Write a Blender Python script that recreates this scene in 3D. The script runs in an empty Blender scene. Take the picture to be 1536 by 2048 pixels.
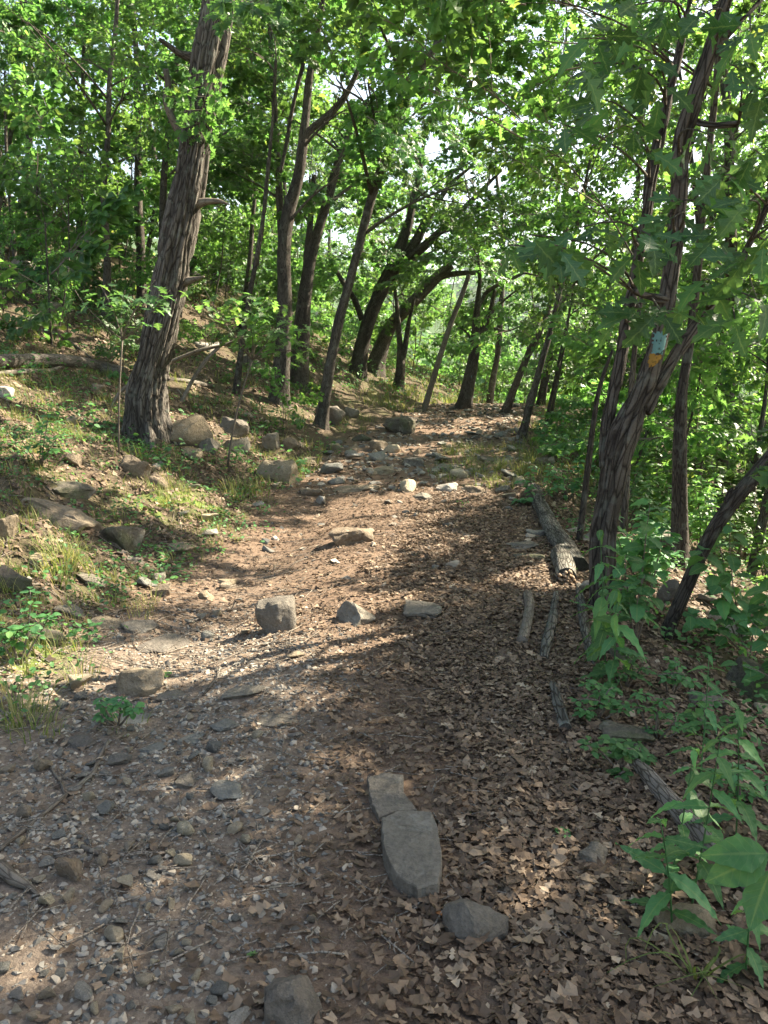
import bpy, bmesh, math, random
import numpy as np
from mathutils import Vector, Matrix, Quaternion, Euler, noise as mnoise

random.seed(7); RNG = np.random.default_rng(7)
sc = bpy.context.scene
R = math.radians

# ------------------------------------------------------------------ camera
PITCH = R(10.1); CAMZ = 1.6; FPX = 1538.0
cam_d = bpy.data.cameras.new('camera'); cam = bpy.data.objects.new('camera', cam_d)
sc.collection.objects.link(cam); sc.camera = cam
cam_d.sensor_fit = 'VERTICAL'; cam_d.sensor_height = 24.0; cam_d.lens = 24.0 * FPX / 2048.0
cam.location = (0, 0, CAMZ); cam.rotation_euler = (math.pi / 2 - PITCH, 0, 0)
cam_d.clip_start = 0.05; cam_d.clip_end = 3000

# ------------------------------------------------------------------ light
SUN_EL = R(41); SUN_H = np.array([0.89, 0.46]); SUN_H = SUN_H / np.linalg.norm(SUN_H)
SUN = np.array([SUN_H[0] * math.cos(SUN_EL), SUN_H[1] * math.cos(SUN_EL), math.sin(SUN_EL)])
world = bpy.data.worlds.new('World'); sc.world = world; world.use_nodes = True
wn = world.node_tree.nodes; wl = world.node_tree.links; wn.clear()
sky = wn.new('ShaderNodeTexSky'); sky.sky_type = 'NISHITA'; sky.sun_disc = False
sky.sun_elevation = SUN_EL; sky.sun_rotation = math.atan2(SUN_H[0], SUN_H[1])
sky.dust_density = 2.0; sky.air_density = 1.0; sky.ozone_density = 1.0
bg = wn.new('ShaderNodeBackground'); bg.inputs[1].default_value = 0.1
wo = wn.new('ShaderNodeOutputWorld'); wl.new(sky.outputs[0], bg.inputs[0]); wl.new(bg.outputs[0], wo.inputs[0])
sun_d = bpy.data.lights.new('sun', 'SUN'); sun_d.energy = 5.0; sun_d.angle = R(0.53); sun_d.color = (1.0, 0.96, 0.90)
sun = bpy.data.objects.new('sun', sun_d); sc.collection.objects.link(sun)
sun.rotation_euler = Vector(-SUN).to_track_quat('-Z', 'Y').to_euler()
sc.view_settings.view_transform = 'Standard'; sc.view_settings.look = 'None'
sc.view_settings.exposure = 2.32; sc.view_settings.gamma = 1.0; sc.view_settings.use_curve_mapping = False
sc.view_settings.use_white_balance = True; sc.view_settings.white_balance_temperature = 7800; sc.view_settings.white_balance_tint = 9
sc.cycles.max_bounces = 8; sc.cycles.diffuse_bounces = 4; sc.cycles.glossy_bounces = 2
sc.cycles.transmission_bounces = 5; sc.cycles.transparent_max_bounces = 4
sc.cycles.caustics_reflective = False; sc.cycles.caustics_refractive = False
sc.cycles.use_denoising = True
sc.cycles.sample_clamp_indirect = 6.0

# ------------------------------------------------------------------ helpers
COL = sc.collection
def link(o): COL.objects.link(o); return o
def tag(o, label=None, cat=None, group=None, kind=None):
    if label: o['label'] = label
    if cat: o['category'] = cat
    if group: o['group'] = group
    if kind: o['kind'] = kind
    return o
def empty(name, loc, label=None, cat=None, group=None):
    o = bpy.data.objects.new(name, None); o.location = loc; o.empty_display_size = 0.1
    link(o); return tag(o, label, cat, group)
def put(name, me, parent=None, loc=None, mat=None):
    """object from mesh; coordinates are relative to the parent"""
    o = bpy.data.objects.new(name, me); link(o)
    if parent is not None: o.parent = parent
    if mat is not None: o.matrix_basis = mat
    elif loc is not None: o.location = loc
    return o
def np_mesh(name, V, F, mats, var=None, smooth=False, midx=None, extra=None):
    V = np.asarray(V, np.float32); F = np.asarray(F, np.int32)
    me = bpy.data.meshes.new(name); k = F.shape[1]
    me.vertices.add(len(V)); me.vertices.foreach_set('co', V.ravel())
    me.loops.add(F.size); me.loops.foreach_set('vertex_index', F.ravel())
    me.polygons.add(len(F)); me.polygons.foreach_set('loop_start', np.arange(len(F), dtype=np.int32) * k)
    me.polygons.foreach_set('use_smooth', np.full(len(F), smooth))
    for m in (mats if isinstance(mats, (list, tuple)) else [mats]): me.materials.append(m)
    if midx is not None: me.polygons.foreach_set('material_index', np.asarray(midx, np.int32))
    me.update(calc_edges=True)
    d = dict(extra or {})
    if var is not None: d['var'] = var
    if 'furrow' in d and 'bco' not in d: d['bco'] = V
    for n, a in d.items():
        a = np.asarray(a, np.float32)
        if a.ndim == 2: me.attributes.new(n, 'FLOAT_VECTOR', 'POINT').data.foreach_set('vector', a.ravel())
        else: me.attributes.new(n, 'FLOAT', 'POINT').data.foreach_set('value', a)
    return me
def tri(Q):
    Q = np.asarray(Q); return np.concatenate([Q[:, [0, 1, 2]], Q[:, [0, 2, 3]]]) if Q.shape[1] == 4 else Q
def smooth01(a, b, x):
    t = np.clip((np.asarray(x, float) - a) / (b - a), 0, 1); return t * t * (3 - 2 * t)
def _h(i, j, k, s):
    n = (i * 374761393 + j * 668265263 + k * 2147483647 + s * 144269504) & 0xffffffff
    n = ((n ^ (n >> 13)) * 1274126177) & 0xffffffff
    n = ((n ^ (n >> 15)) * 2246822519) & 0xffffffff
    return ((n ^ (n >> 16)) & 0xffff) / 65535.0
def vnoise(x, y, z=None, s=0):
    x = np.asarray(x, float); y = np.asarray(y, float); z = np.zeros_like(x) if z is None else np.asarray(z, float)
    xi = np.floor(x).astype(np.int64); yi = np.floor(y).astype(np.int64); zi = np.floor(z).astype(np.int64)
    u = x - xi; v = y - yi; w = z - zi
    u = u * u * (3 - 2 * u); v = v * v * (3 - 2 * v); w = w * w * (3 - 2 * w); r = 0
    for a in (0, 1):
        for b in (0, 1):
            for c in (0, 1):
                r = r + _h(xi + a, yi + b, zi + c, s) * (u if a else 1 - u) * (v if b else 1 - v) * (w if c else 1 - w)
    return r
def fbm(x, y, z=None, o=4, s=0):
    t = 0; a = 0.5; f = 1.0; n = 0
    for i in range(o):
        t = t + a * vnoise(np.asarray(x) * f, np.asarray(y) * f, None if z is None else np.asarray(z) * f, s + i * 17); n += a; a *= .5; f *= 2.03
    return t / n

# ------------------------------------------------------------------ terrain
def xc(y): return np.interp(y, [-20, 0, 6, 10, 13, 17, 22, 27, 34, 60], [-.2, -.15, 0, .38, .8, 1.5, 2.7, 4.6, 8.5, 26])
def hl(y): return np.interp(y, [0, 4, 7, 10, 17, 30], [1.75, 1.75, 1.65, 1.75, 1.7, 1.8])
def hr(y): return np.interp(y, [0, 4, 7, 10, 17, 30], [1.15, 1.25, 1.45, 1.55, 1.5, 1.6])
def H(x, y):
    x = np.asarray(x, float); y = np.asarray(y, float)
    base = np.interp(y, [-20, 9, 14, 19, 23, 27, 34, 60, 120, 200], [0, 0, .18, .5, .66, .6, -.1, -7, -26, -40])
    base = base * 1.0
    c = xc(np.clip(y, -20, 60)); u = np.maximum(0, c - hl(y) - x); v = np.maximum(0, x - c - hr(y))
    L = 0.47 * u * u / (u + 0.6)
    L = 34 * (1 - np.exp(-L / 34))
    Rr = -0.40 * v * v / (v + 0.7)
    Rr = -38 * (1 - np.exp(Rr / 38))
    far = smooth01(40, 130, y)
    z = base + L * (1 - 0.6 * far) + Rr
    z = np.maximum(z, -46 + 0.05 * z)
    hill = 128 * smooth01(230, 620, y + 0.25 * np.abs(x - 60)) * (0.75 + 0.35 * fbm(x / 160, y / 160, s=5))
    z = z + hill
    near = 1 - smooth01(30, 60, np.abs(y) + np.abs(x))
    off = smooth01(0, .8, np.maximum(u, v))
    z = z + near * ((fbm(x * .9, y * .9, s=1) - .5) * (.06 + .30 * off) + (fbm(x * 4, y * 4, o=3, s=2) - .5) * (.04 + .15 * off))
    # stony ledge across the far trail, gully along its left side
    z = z + near * .05 * smooth01(9.3, 10.2, y) * (1 - off)
    z = z - near * .07 * np.exp(-((x - c + 1.1) / .35) ** 2) * smooth01(3, 5, y) * (1 - smooth01(9, 11, y))
    return z
def Hs(x, y): return float(H(np.array([x]), np.array([y]))[0])
CP, SP = math.cos(PITCH), math.sin(PITCH)
def ray(px, py):
    a = (px - 768) / FPX; b = (1024 - py) / FPX
    return np.array([a, CP + b * SP, -SP + b * CP])
def at(px, py, Y):
    d = ray(px, py); t = Y / d[1]
    return np.array([d[0] * t, Y, CAMZ + d[2] * t])
def ground(px, py, tmax=120):
    d = ray(px, py); t = np.concatenate([np.arange(.8, 12, .02), np.arange(12, tmax, .1)])
    P = d[None] * t[:, None]; z = CAMZ + P[:, 2]
    hit = np.nonzero(z < H(P[:, 0], P[:, 1]))[0]
    if len(hit) == 0: return None
    i = hit[0]; return np.array([P[i, 0], P[i, 1], Hs(P[i, 0], P[i, 1])])
def project(P):
    P = np.atleast_2d(P); dz = P[:, 2] - CAMZ
    f = P[:, 1] * CP - dz * SP; u = P[:, 1] * SP + dz * CP
    f = np.where(np.abs(f) < 1e-6, 1e-6, f)
    return 768 + FPX * P[:, 0] / f, 1024 - FPX * u / f, f
def gnormal(x, y, e=.06):
    n = np.array([Hs(x - e, y) - Hs(x + e, y), Hs(x, y - e) - Hs(x, y + e), 2 * e]); return n / np.linalg.norm(n)

# ------------------------------------------------------------------ materials
def mat(name):
    m = bpy.data.materials.new(name); m.use_nodes = True; nt = m.node_tree; nt.nodes.clear()
    out = nt.nodes.new('ShaderNodeOutputMaterial'); return m, nt, out
class N:
    def __init__(s, nt): s.nt = nt
    def new(s, t, **kw):
        n = s.nt.nodes.new(t)
        for k, v in kw.items(): setattr(n, k, v)
        return n
    def ln(s, a, b): s.nt.links.new(a, b)
    def noise(s, vec, scale, detail=4, rough=.55, dist=0):
        n = s.new('ShaderNodeTexNoise'); n.inputs['Scale'].default_value = scale; n.inputs['Detail'].default_value = detail
        n.inputs['Roughness'].default_value = rough; n.inputs['Distortion'].default_value = dist
        if vec is not None: s.ln(vec, n.inputs['Vector'])
        return n.outputs['Fac']
    def voro(s, vec, scale, feature='F1', rnd=1):
        n = s.new('ShaderNodeTexVoronoi', feature=feature); n.inputs['Scale'].default_value = scale; n.inputs['Randomness'].default_value = rnd
        if vec is not None: s.ln(vec, n.inputs['Vector'])
        return n
    def ramp(s, fac, stops, interp='LINEAR'):
        n = s.new('ShaderNodeValToRGB'); r = n.color_ramp; r.interpolation = interp
        while len(r.elements) < len(stops): r.elements.new(.5)
        for e, (p, c) in zip(r.elements, stops): e.position = p; e.color = (*c, 1) if len(c) == 3 else c
        s.ln(fac, n.inputs['Fac']); return n.outputs['Color']
    def mix(s, fac, a, b, mode='MIX'):
        n = s.new('ShaderNodeMix', data_type='RGBA', blend_type=mode)
        for sock, v in ((n.inputs[0], fac), (n.inputs[6], a), (n.inputs[7], b)):
            if hasattr(v, 'links'): s.ln(v, sock)
            else: sock.default_value = v if not isinstance(v, tuple) else (*v, 1)
        return n.outputs[2]
    def math(s, op, a, b=0.0):
        n = s.new('ShaderNodeMath', operation=op)
        for sock, v in ((n.inputs[0], a), (n.inputs[1], b)):
            if hasattr(v, 'links'): s.ln(v, sock)
            else: sock.default_value = v
        return n.outputs[0]
    def coord(s, kind='Object', scale=None):
        c = s.new('ShaderNodeTexCoord').outputs[kind]
        if scale:
            m = s.new('ShaderNodeMapping'); m.inputs['Scale'].default_value = scale; s.ln(c, m.inputs['Vector']); c = m.outputs[0]
        return c
    def attr(s, n): a = s.new('ShaderNodeAttribute', attribute_name=n); return a.outputs['Fac']
    def rand(s): return s.new('ShaderNodeObjectInfo').outputs['Random']
    def hsv(s, col, h=.5, sa=1., v=1.):
        n = s.new('ShaderNodeHueSaturation'); s.ln(col, n.inputs['Color'])
        for k, x in (('Hue', h), ('Saturation', sa), ('Value', v)):
            if hasattr(x, 'links'): s.ln(x, n.inputs[k])
            else: n.inputs[k].default_value = x
        return n.outputs[0]
    def bump(s, h, strength=.5, dist=.02, normal=None):
        b = s.new('ShaderNodeBump'); b.inputs['Strength'].default_value = strength; b.inputs['Distance'].default_value = dist
        s.ln(h, b.inputs['Height'])
        if normal is not None: s.ln(normal, b.inputs['Normal'])
        return b.outputs[0]
    def bsdf(s, col, rough=.9, normal=None, spec=.25):
        b = s.new('ShaderNodeBsdfPrincipled')
        if hasattr(col, 'links'): s.ln(col, b.inputs['Base Color'])
        else: b.inputs['Base Color'].default_value = (*col, 1)
        if hasattr(rough, 'links'): s.ln(rough, b.inputs['Roughness'])
        else: b.inputs['Roughness'].default_value = rough
        b.inputs['Specular IOR Level'].default_value = spec
        if normal is not None: s.ln(normal, b.inputs['Normal'])
        return b.outputs[0]

def m_leaf(name, dark, mid, light, trans=.42, rough=.42, spec=.45, yellow=True):
    m, nt, out = mat(name); n = N(nt)
    c = n.ramp(n.attr('var'), [(0, dark), (.55, mid), (.93, light), (1, (light[0] * 1.5, light[1] * 1.05, light[2]) if yellow else light)])
    c = n.hsv(c, h=n.math('ADD', n.math('MULTIPLY', n.rand(), .03), .487), v=n.math('ADD', n.math('MULTIPLY', n.rand(), .5), .75))
    bl = n.noise(n.coord('Object'), 5, 4, .7); c = n.hsv(c, h=n.math('ADD', n.math('MULTIPLY', bl, -.03), .515), v=n.math('ADD', n.math('MULTIPLY', bl, .7), .65))
    vn = n.math('FRACT', n.math('SUBTRACT', n.math('MULTIPLY', n.attr('lt'), 8.0), n.math('MULTIPLY', n.math('ABSOLUTE', n.attr('lw')), 1.7)))
    vr = n.ramp(vn, [(.40, (0, 0, 0)), (.5, (1, 1, 1)), (.60, (0, 0, 0))]); c = n.mix(n.math('MULTIPLY', vr, .28), c, (.15, .25, .10))
    c = n.mix(n.ramp(n.attr('rib'), [(.88, (0, 0, 0)), (.97, (.6, .6, .6))]), c, (.16, .26, .09))
    p = n.bsdf(c, rough, n.bump(vr, .35, .004), spec)
    t = n.new('ShaderNodeBsdfTranslucent')
    n.ln(n.mix(1.0, n.hsv(c, h=.48, sa=1.0, v=2.3), (1, 1, .65), 'MULTIPLY'), t.inputs[0])
    x = n.new('ShaderNodeMixShader'); x.inputs[0].default_value = trans
    n.ln(p, x.inputs[1]); n.ln(t.outputs[0], x.inputs[2]); n.ln(x.outputs[0], out.inputs[0]); return m
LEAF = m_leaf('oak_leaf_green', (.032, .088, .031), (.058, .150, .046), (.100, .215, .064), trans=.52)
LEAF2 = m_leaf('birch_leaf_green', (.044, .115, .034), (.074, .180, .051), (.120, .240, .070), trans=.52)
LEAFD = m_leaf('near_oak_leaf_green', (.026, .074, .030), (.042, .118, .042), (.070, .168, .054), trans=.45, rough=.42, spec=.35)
HERB = m_leaf('herb_green', (.044, .132, .048), (.064, .182, .064), (.098, .240, .078), trans=.34, rough=.55, spec=.3)
GRASS = m_leaf('grass_blade', (.060, .100, .028), (.110, .155, .045), (.26, .24, .11), trans=.3, rough=.6, spec=.25, yellow=False)

def m_bark(name, dark, mid, light, sx=9, lichen=.25, bump=.6):
    m, nt, out = mat(name); n = N(nt)
    bc = n.new('ShaderNodeAttribute', attribute_name='bco').outputs['Vector']; mp = n.new('ShaderNodeMapping'); mp.inputs['Scale'].default_value = (1, 1, .15); n.ln(bc, mp.inputs['Vector']); st = mp.outputs[0]; co = bc
    a = n.math('ADD', n.math('MULTIPLY', n.noise(st, sx * 3, 8, .7, .5), .35), n.math('MULTIPLY', n.noise(co, sx * 6, 7, .75), .65)); v = n.voro(st, sx * 2.6, 'DISTANCE_TO_EDGE').outputs['Distance']
    fur = n.attr('furrow')
    hgt = n.math('ADD', n.math('MULTIPLY', a, .75), n.math('MINIMUM', n.math('MULTIPLY', v, 3.0), .4))
    c = n.ramp(hgt, [(.3, dark), (.55, mid), (.9, light)])
    c = n.mix(n.math('MULTIPLY', fur, .6), c, dark)
    li = n.ramp(n.noise(co, 7, 5, .6), [(.56, (0, 0, 0)), (.68, (1, 1, 1))])
    c = n.mix(n.math('MULTIPLY', li, lichen), c, (.26, .29, .24))
    c = n.hsv(c, v=n.math('ADD', n.math('MULTIPLY', n.rand(), .35), .82))
    nb = n.bump(hgt, bump, .03); nb = n.bump(n.noise(co, 90, 3), .3, .006, nb)
    n.ln(n.bsdf(c, .92, nb, .15), out.inputs[0]); return m
BARK = m_bark('furrowed_oak_bark', (.026, .022, .018), (.098, .085, .072), (.215, .193, .167), 11, .4, 1.0)
BARKR = m_bark('grey_brown_oak_bark', (.02, .017, .014), (.078, .066, .054), (.17, .15, .125), 12, .3, 1.0)
BARK2 = m_bark('dark_tree_bark', (.022, .018, .015), (.078, .066, .054), (.165, .145, .122), 18, .3, .8)
TWIG = m_bark('twig_bark', (.06, .05, .04), (.12, .10, .08), (.19, .165, .135), 30, .1, .2)
LOGM = m_bark('lichened_log_bark', (.028, .025, .02), (.105, .096, .08), (.27, .26, .225), 16, .5, .9)
DEAD = m_bark('weathered_dead_wood', (.06, .05, .04), (.17, .145, .118), (.33, .295, .25), 26, .1, .8)
STICK = m_bark('fallen_stick_bark', (.06, .05, .04), (.145, .12, .095), (.25, .22, .18), 22, .2, .4)
CUT = m_bark('broken_wood_end', (.24, .15, .09), (.42, .30, .20), (.56, .44, .32), 26, 0, .5)

def m_rock(name, a, b, c, lichen=.3, scale=1., moss=0.):
    m, nt, out = mat(name); n = N(nt); co = n.coord('Object')
    f = n.noise(co, 6 * scale, 8, .62, .4); g = n.noise(co, 60 * scale, 4, .7)
    col = n.ramp(f, [(.28, a), (.52, b), (.78, c)])
    col = n.mix(.45, col, n.ramp(g, [(.32, a), (.68, c)])); col = n.mix(n.ramp(n.noise(co, 16 * scale, 6, .7), [(.52, (0, 0, 0)), (.7, (.6, .6, .6))]), col, tuple(x * .55 for x in a))
    li = n.ramp(n.noise(co, 9 * scale, 5, .6, .3), [(.6, (0, 0, 0)), (.66, (1, 1, 1))])
    col = n.mix(n.math('MULTIPLY', li, lichen), col, (.42, .43, .38))
    if moss:
        mo = n.ramp(n.noise(co, 3.2 * scale, 5, .7), [(.45, (0, 0, 0)), (.62, (1, 1, 1))])
        col = n.mix(n.math('MULTIPLY', mo, moss), col, (.075, .10, .03))
    col = n.hsv(col, h=n.math('ADD', n.math('MULTIPLY', n.rand(), .02), .49), v=n.math('ADD', n.math('MULTIPLY', n.rand(), .4), .8))
    nb = n.bump(f, .8, .05); nb = n.bump(n.noise(co, 28 * scale, 7, .75), .9, .02, nb); nb = n.bump(g, .5, .006, nb)
    n.ln(n.bsdf(col, .9, nb, .2), out.inputs[0]); return m
ROCK_GREY = m_rock('grey_brown_rock', (.095, .084, .068), (.165, .147, .120), (.25, .225, .185), .15)
ROCK_TAN = m_rock('tan_sandstone', (.13, .10, .068), (.22, .175, .122), (.32, .265, .19), .2)
ROCK_PALE = m_rock('pale_lichened_rock', (.17, .15, .125), (.34, .31, .265), (.52, .50, .45), .55)
ROCK_DARK = m_rock('dark_mossy_rock', (.055, .048, .038), (.115, .10, .078), (.21, .185, .145), .25, 1, .45)
PEB_TAN = m_rock('tan_pebble', (.27, .215, .145), (.42, .35, .25), (.54, .47, .36), .1)
PEB_GREY = m_rock('grey_pebble', (.17, .155, .13), (.28, .26, .22), (.40, .375, .33), .1)
ROCK_BLUE = m_rock('slate_rock', (.10, .098, .085), (.17, .167, .147), (.25, .245, .215), .12)

def m_var(name, stops, rough=.9, spec=.2, nscale=120, bump=.3, trans=0):
    m, nt, out = mat(name); n = N(nt)
    c = n.ramp(n.attr('var'), stops)
    g = n.noise(n.coord('Object'), nscale, 3, .6)
    c = n.hsv(c, v=n.math('ADD', n.math('MULTIPLY', g, .7), .65))
    p = n.bsdf(c, rough, n.bump(g, bump, .004), spec)
    if trans:
        t = n.new('ShaderNodeBsdfTranslucent'); n.ln(c, t.inputs[0]); x = n.new('ShaderNodeMixShader'); x.inputs[0].default_value = trans
        n.ln(p, x.inputs[1]); n.ln(t.outputs[0], x.inputs[2]); p = x.outputs[0]
    n.ln(p, out.inputs[0]); return m
LITTER = m_var('dry_leaf', [(0, (.050, .032, .020)), (.25, (.108, .071, .045)), (.5, (.178, .122, .079)), (.75, (.26, .187, .124)), (.94, (.39, .30, .21)), (.97, (.36, .285, .20)), (1, (.36, .14, .05))], .7, .35, 45, .5, .1)
GRAVEL = m_var('mixed_gravel', [(0, (.09, .086, .076)), (.35, (.18, .17, .148)), (.6, (.29, .26, .215)), (.85, (.36, .30, .225)), (1, (.44, .385, .31))], .9, .25, 80, .4)

m, nt, out = mat('forest_floor_soil'); n = N(nt); co = n.coord('Object')
f1 = n.noise(co, 1.6, 6, .6, .3); f2 = n.noise(co, 22, 6, .7); f3 = n.noise(co, 160, 4, .7)
dirt = n.ramp(f2, [(.28, (.085, .058, .042)), (.5, (.15, .101, .071)), (.75, (.24, .172, .125))])
dirt = n.mix(.5, dirt, n.ramp(f3, [(.3, (.075, .05, .035)), (.55, (.175, .122, .086)), (.72, (.34, .26, .195))]))
grit = n.ramp(n.voro(co, 75).outputs['Color'], [(.1, (.11, .103, .09)), (.5, (.22, .20, .17)), (.9, (.42, .36, .28))])
dirt = n.mix(n.math('MULTIPLY', n.attr('gravel'), .35), dirt, grit)
bank = n.ramp(f2, [(.3, (.04, .031, .022)), (.52, (.095, .072, .050)), (.8, (.175, .135, .095))])
bank = n.mix(n.ramp(f1, [(.46, (0, 0, 0)), (.7, (.5, .5, .5))]), bank, n.ramp(f3, [(.3, (.035, .055, .016)), (.7, (.13, .15, .05))]))
c = n.mix(n.attr('bank'), dirt, bank)
c = n.mix(n.attr('moss'), c, n.ramp(f3, [(.3, (.06, .095, .022)), (.7, (.17, .22, .06))]))
c = n.mix(n.attr('wood'), c, n.ramp(n.noise(co, .08, 6, .7), [(.3, (.02, .045, .014)), (.7, (.055, .105, .03))]))
nb = n.bump(n.math('ADD', f2, n.math('MULTIPLY', f3, .4)), .7, .03)
n.ln(n.bsdf(c, .95, nb, .12), out.inputs[0]); SOIL = m

def m_flat(name, col, sc_=40):
    m, nt, out = mat(name); n = N(nt); g = n.noise(n.coord('Object'), sc_, 4, .6)
    c = n.mix(n.ramp(g, [(.58, (0, 0, 0)), (.68, (1, 1, 1))]), col, tuple(x * .35 for x in col))
    n.ln(n.bsdf(c, .7, n.bump(g, .4, .004), .3), out.inputs[0]); return m
BLUE = m_flat('turquoise_blaze_paint', (.12, .27, .26)); YEL = m_flat('ochre_blaze_paint', (.32, .18, .035))
PEB_SLATE = m_rock('slate_pebble', (.13, .127, .11), (.21, .206, .182), (.30, .295, .26), .1)
PETAL = m_flat('yellow_petal', (.75, .50, .04))

# ------------------------------------------------------------------ ground sheet
def geo(a, b, d0, ratio):
    v = [a]; d = d0
    while v[-1] < b: v.append(v[-1] + d); d *= ratio
    return np.array(v)
xs_in = np.arange(-5, 5.001, .065); xr = geo(5.065, 900, .08, 1.09)
xs = np.concatenate([-xr[::-1], xs_in, xr])
ys = np.concatenate([-geo(-.6, 60, .3, 1.25)[::-1], np.arange(.8, 13, .065), geo(13, 1000, .08, 1.045)])
GX, GY = np.meshgrid(xs, ys); gx = GX.ravel(); gy = GY.ravel()
def left_off(x, y): return xc(np.clip(y, -20, 60)) - hl(y) - x
def right_off(x, y): return x - xc(np.clip(y, -20, 60)) - hr(y)
def z_gravel(x, y): return np.clip(smooth01(.15, -.55, x - xc(y)) * (1 - smooth01(3.6, 5.5, y)) + .5 * np.exp(-((x - xc(y) + 1.15) / .4) ** 2) * (1 - smooth01(5.5, 8, y)), 0, 1)
MOSS = [ground(*p) for p in ((410, 1000), (445, 985), (375, 985), (60, 1300), (60, 1310), (300, 1010))]
def z_moss(x, y):
    r = 0
    for (c, rx, ry) in zip(MOSS, (.45, .35, .4, .22, .2, .3), (.45, .5, .5, .3, .3, .4)):
        r = np.maximum(r, np.exp(-(((x - c[0]) / rx) ** 2 + ((y - c[1]) / ry) ** 2) ** 2))
    return r * smooth01(.3, .55, fbm(x * 5, y * 5, s=9))
gz = H(gx, gy); nx = len(xs); ny = len(ys)
idx = np.arange(nx * ny).reshape(ny, nx)
Q = np.stack([idx[:-1, :-1], idx[:-1, 1:], idx[1:, 1:], idx[1:, :-1]], -1).reshape(-1, 4)
bankm = np.clip(smooth01(-.05, .35, left_off(gx, gy) + (fbm(gx * 3, gy * 3, s=4) - .5) * .8) + smooth01(0, .5, right_off(gx, gy)) * .8, 0, 1)
me = np_mesh('ground', np.stack([gx, gy, gz], -1), Q, SOIL, smooth=True,
             extra={'bank': bankm, 'gravel': z_gravel(gx, gy), 'moss': z_moss(gx, gy), 'wood': smooth01(60, 110, np.hypot(gx, gy))})
tag(put('ground', me), 'brown dirt trail floor rising into a rocky wooded bank', kind='structure')

# ------------------------------------------------------------------ generic geometry
def resample(P, Rd, step):
    P = np.asarray(P, float); s = np.concatenate([[0], np.cumsum(np.linalg.norm(np.diff(P, axis=0), axis=1))])
    n = max(3, int(s[-1] / step) + 1); t = np.linspace(0, s[-1], n)
    Q = np.stack([np.interp(t, s, P[:, k]) for k in range(P.shape[1])], -1); r = np.interp(t, s, Rd)
    k = max(1, int(n / max(3, len(P)) / 1.5))
    if k > 1:
        ker = np.hanning(2 * k + 1); ker /= ker.sum()
        for a in range(Q.shape[1]):
            e0 = 2 * Q[0, a] - Q[1:k + 1, a][::-1]; e1 = 2 * Q[-1, a] - Q[-k - 1:-1, a][::-1]
            if len(e0) == k and len(e1) == k: Q[:, a] = np.convolve(np.concatenate([e0, Q[:, a], e1]), ker, 'valid')
    return Q, r
def frames(P):
    T = np.gradient(P, axis=0); T /= np.linalg.norm(T, axis=1)[:, None] + 1e-9
    up = np.array([0, 1., 0]) if abs(T[0][1]) < .9 else np.array([1., 0, 0])
    A = np.zeros_like(P); a = np.cross(T[0], up); a /= np.linalg.norm(a)
    for i in range(len(P)):
        a = a - T[i] * a.dot(T[i]); a /= np.linalg.norm(a) + 1e-9; A[i] = a
    return T, A, np.cross(T, A)
def tube(P, r, sides, disp=None):
    P = np.asarray(P, float); n = len(P); T, A, B = frames(P)
    th = np.arange(sides) / sides * 2 * math.pi
    rr = np.repeat(np.asarray(r, float)[:, None], sides, 1)
    if disp is not None: rr = rr + disp
    V = P[:, None] + rr[..., None] * (np.cos(th)[None, :, None] * A[:, None] + np.sin(th)[None, :, None] * B[:, None])
    i = np.arange(n - 1)[:, None] * sides; j = np.arange(sides)[None]; j2 = (j + 1) % sides
    F = np.stack([i + j, i + j2, i + sides + j2, i + sides + j], -1).reshape(-1, 4)
    V = V.reshape(-1, 3); m = len(V)
    V = np.concatenate([V, P[:1], P[-1:]])
    jj = np.arange(sides); k2 = (jj + 1) % sides
    c0 = np.stack([np.full(sides, m), k2, jj, np.full(sides, m)], -1)[:, [0, 1, 2]]
    c1 = np.stack([np.full(sides, m + 1), (n - 1) * sides + jj, (n - 1) * sides + k2], -1)
    return V, np.concatenate([tri(F), c0, c1])
class MB:
    def __init__(s): s.V = []; s.F = []; s.v = []; s.m = []; s.n = 0
    def add(s, V, F, var=.5, mi=0):
        V = np.asarray(V, float); F = tri(F); s.V.append(V); s.F.append(F + s.n); s.n += len(V)
        s.v.append(np.full(len(V), var) if np.isscalar(var) else np.asarray(var)); s.m.append(np.full(len(F), mi))
    def mesh(s, name, mats, smooth=True, origin=None, extra=None):
        V = np.concatenate(s.V)
        if origin is not None: V = V - np.asarray(origin)
        return np_mesh(name, V, np.concatenate(s.F), mats, np.concatenate(s.v), smooth, np.concatenate(s.m), extra)
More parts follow.
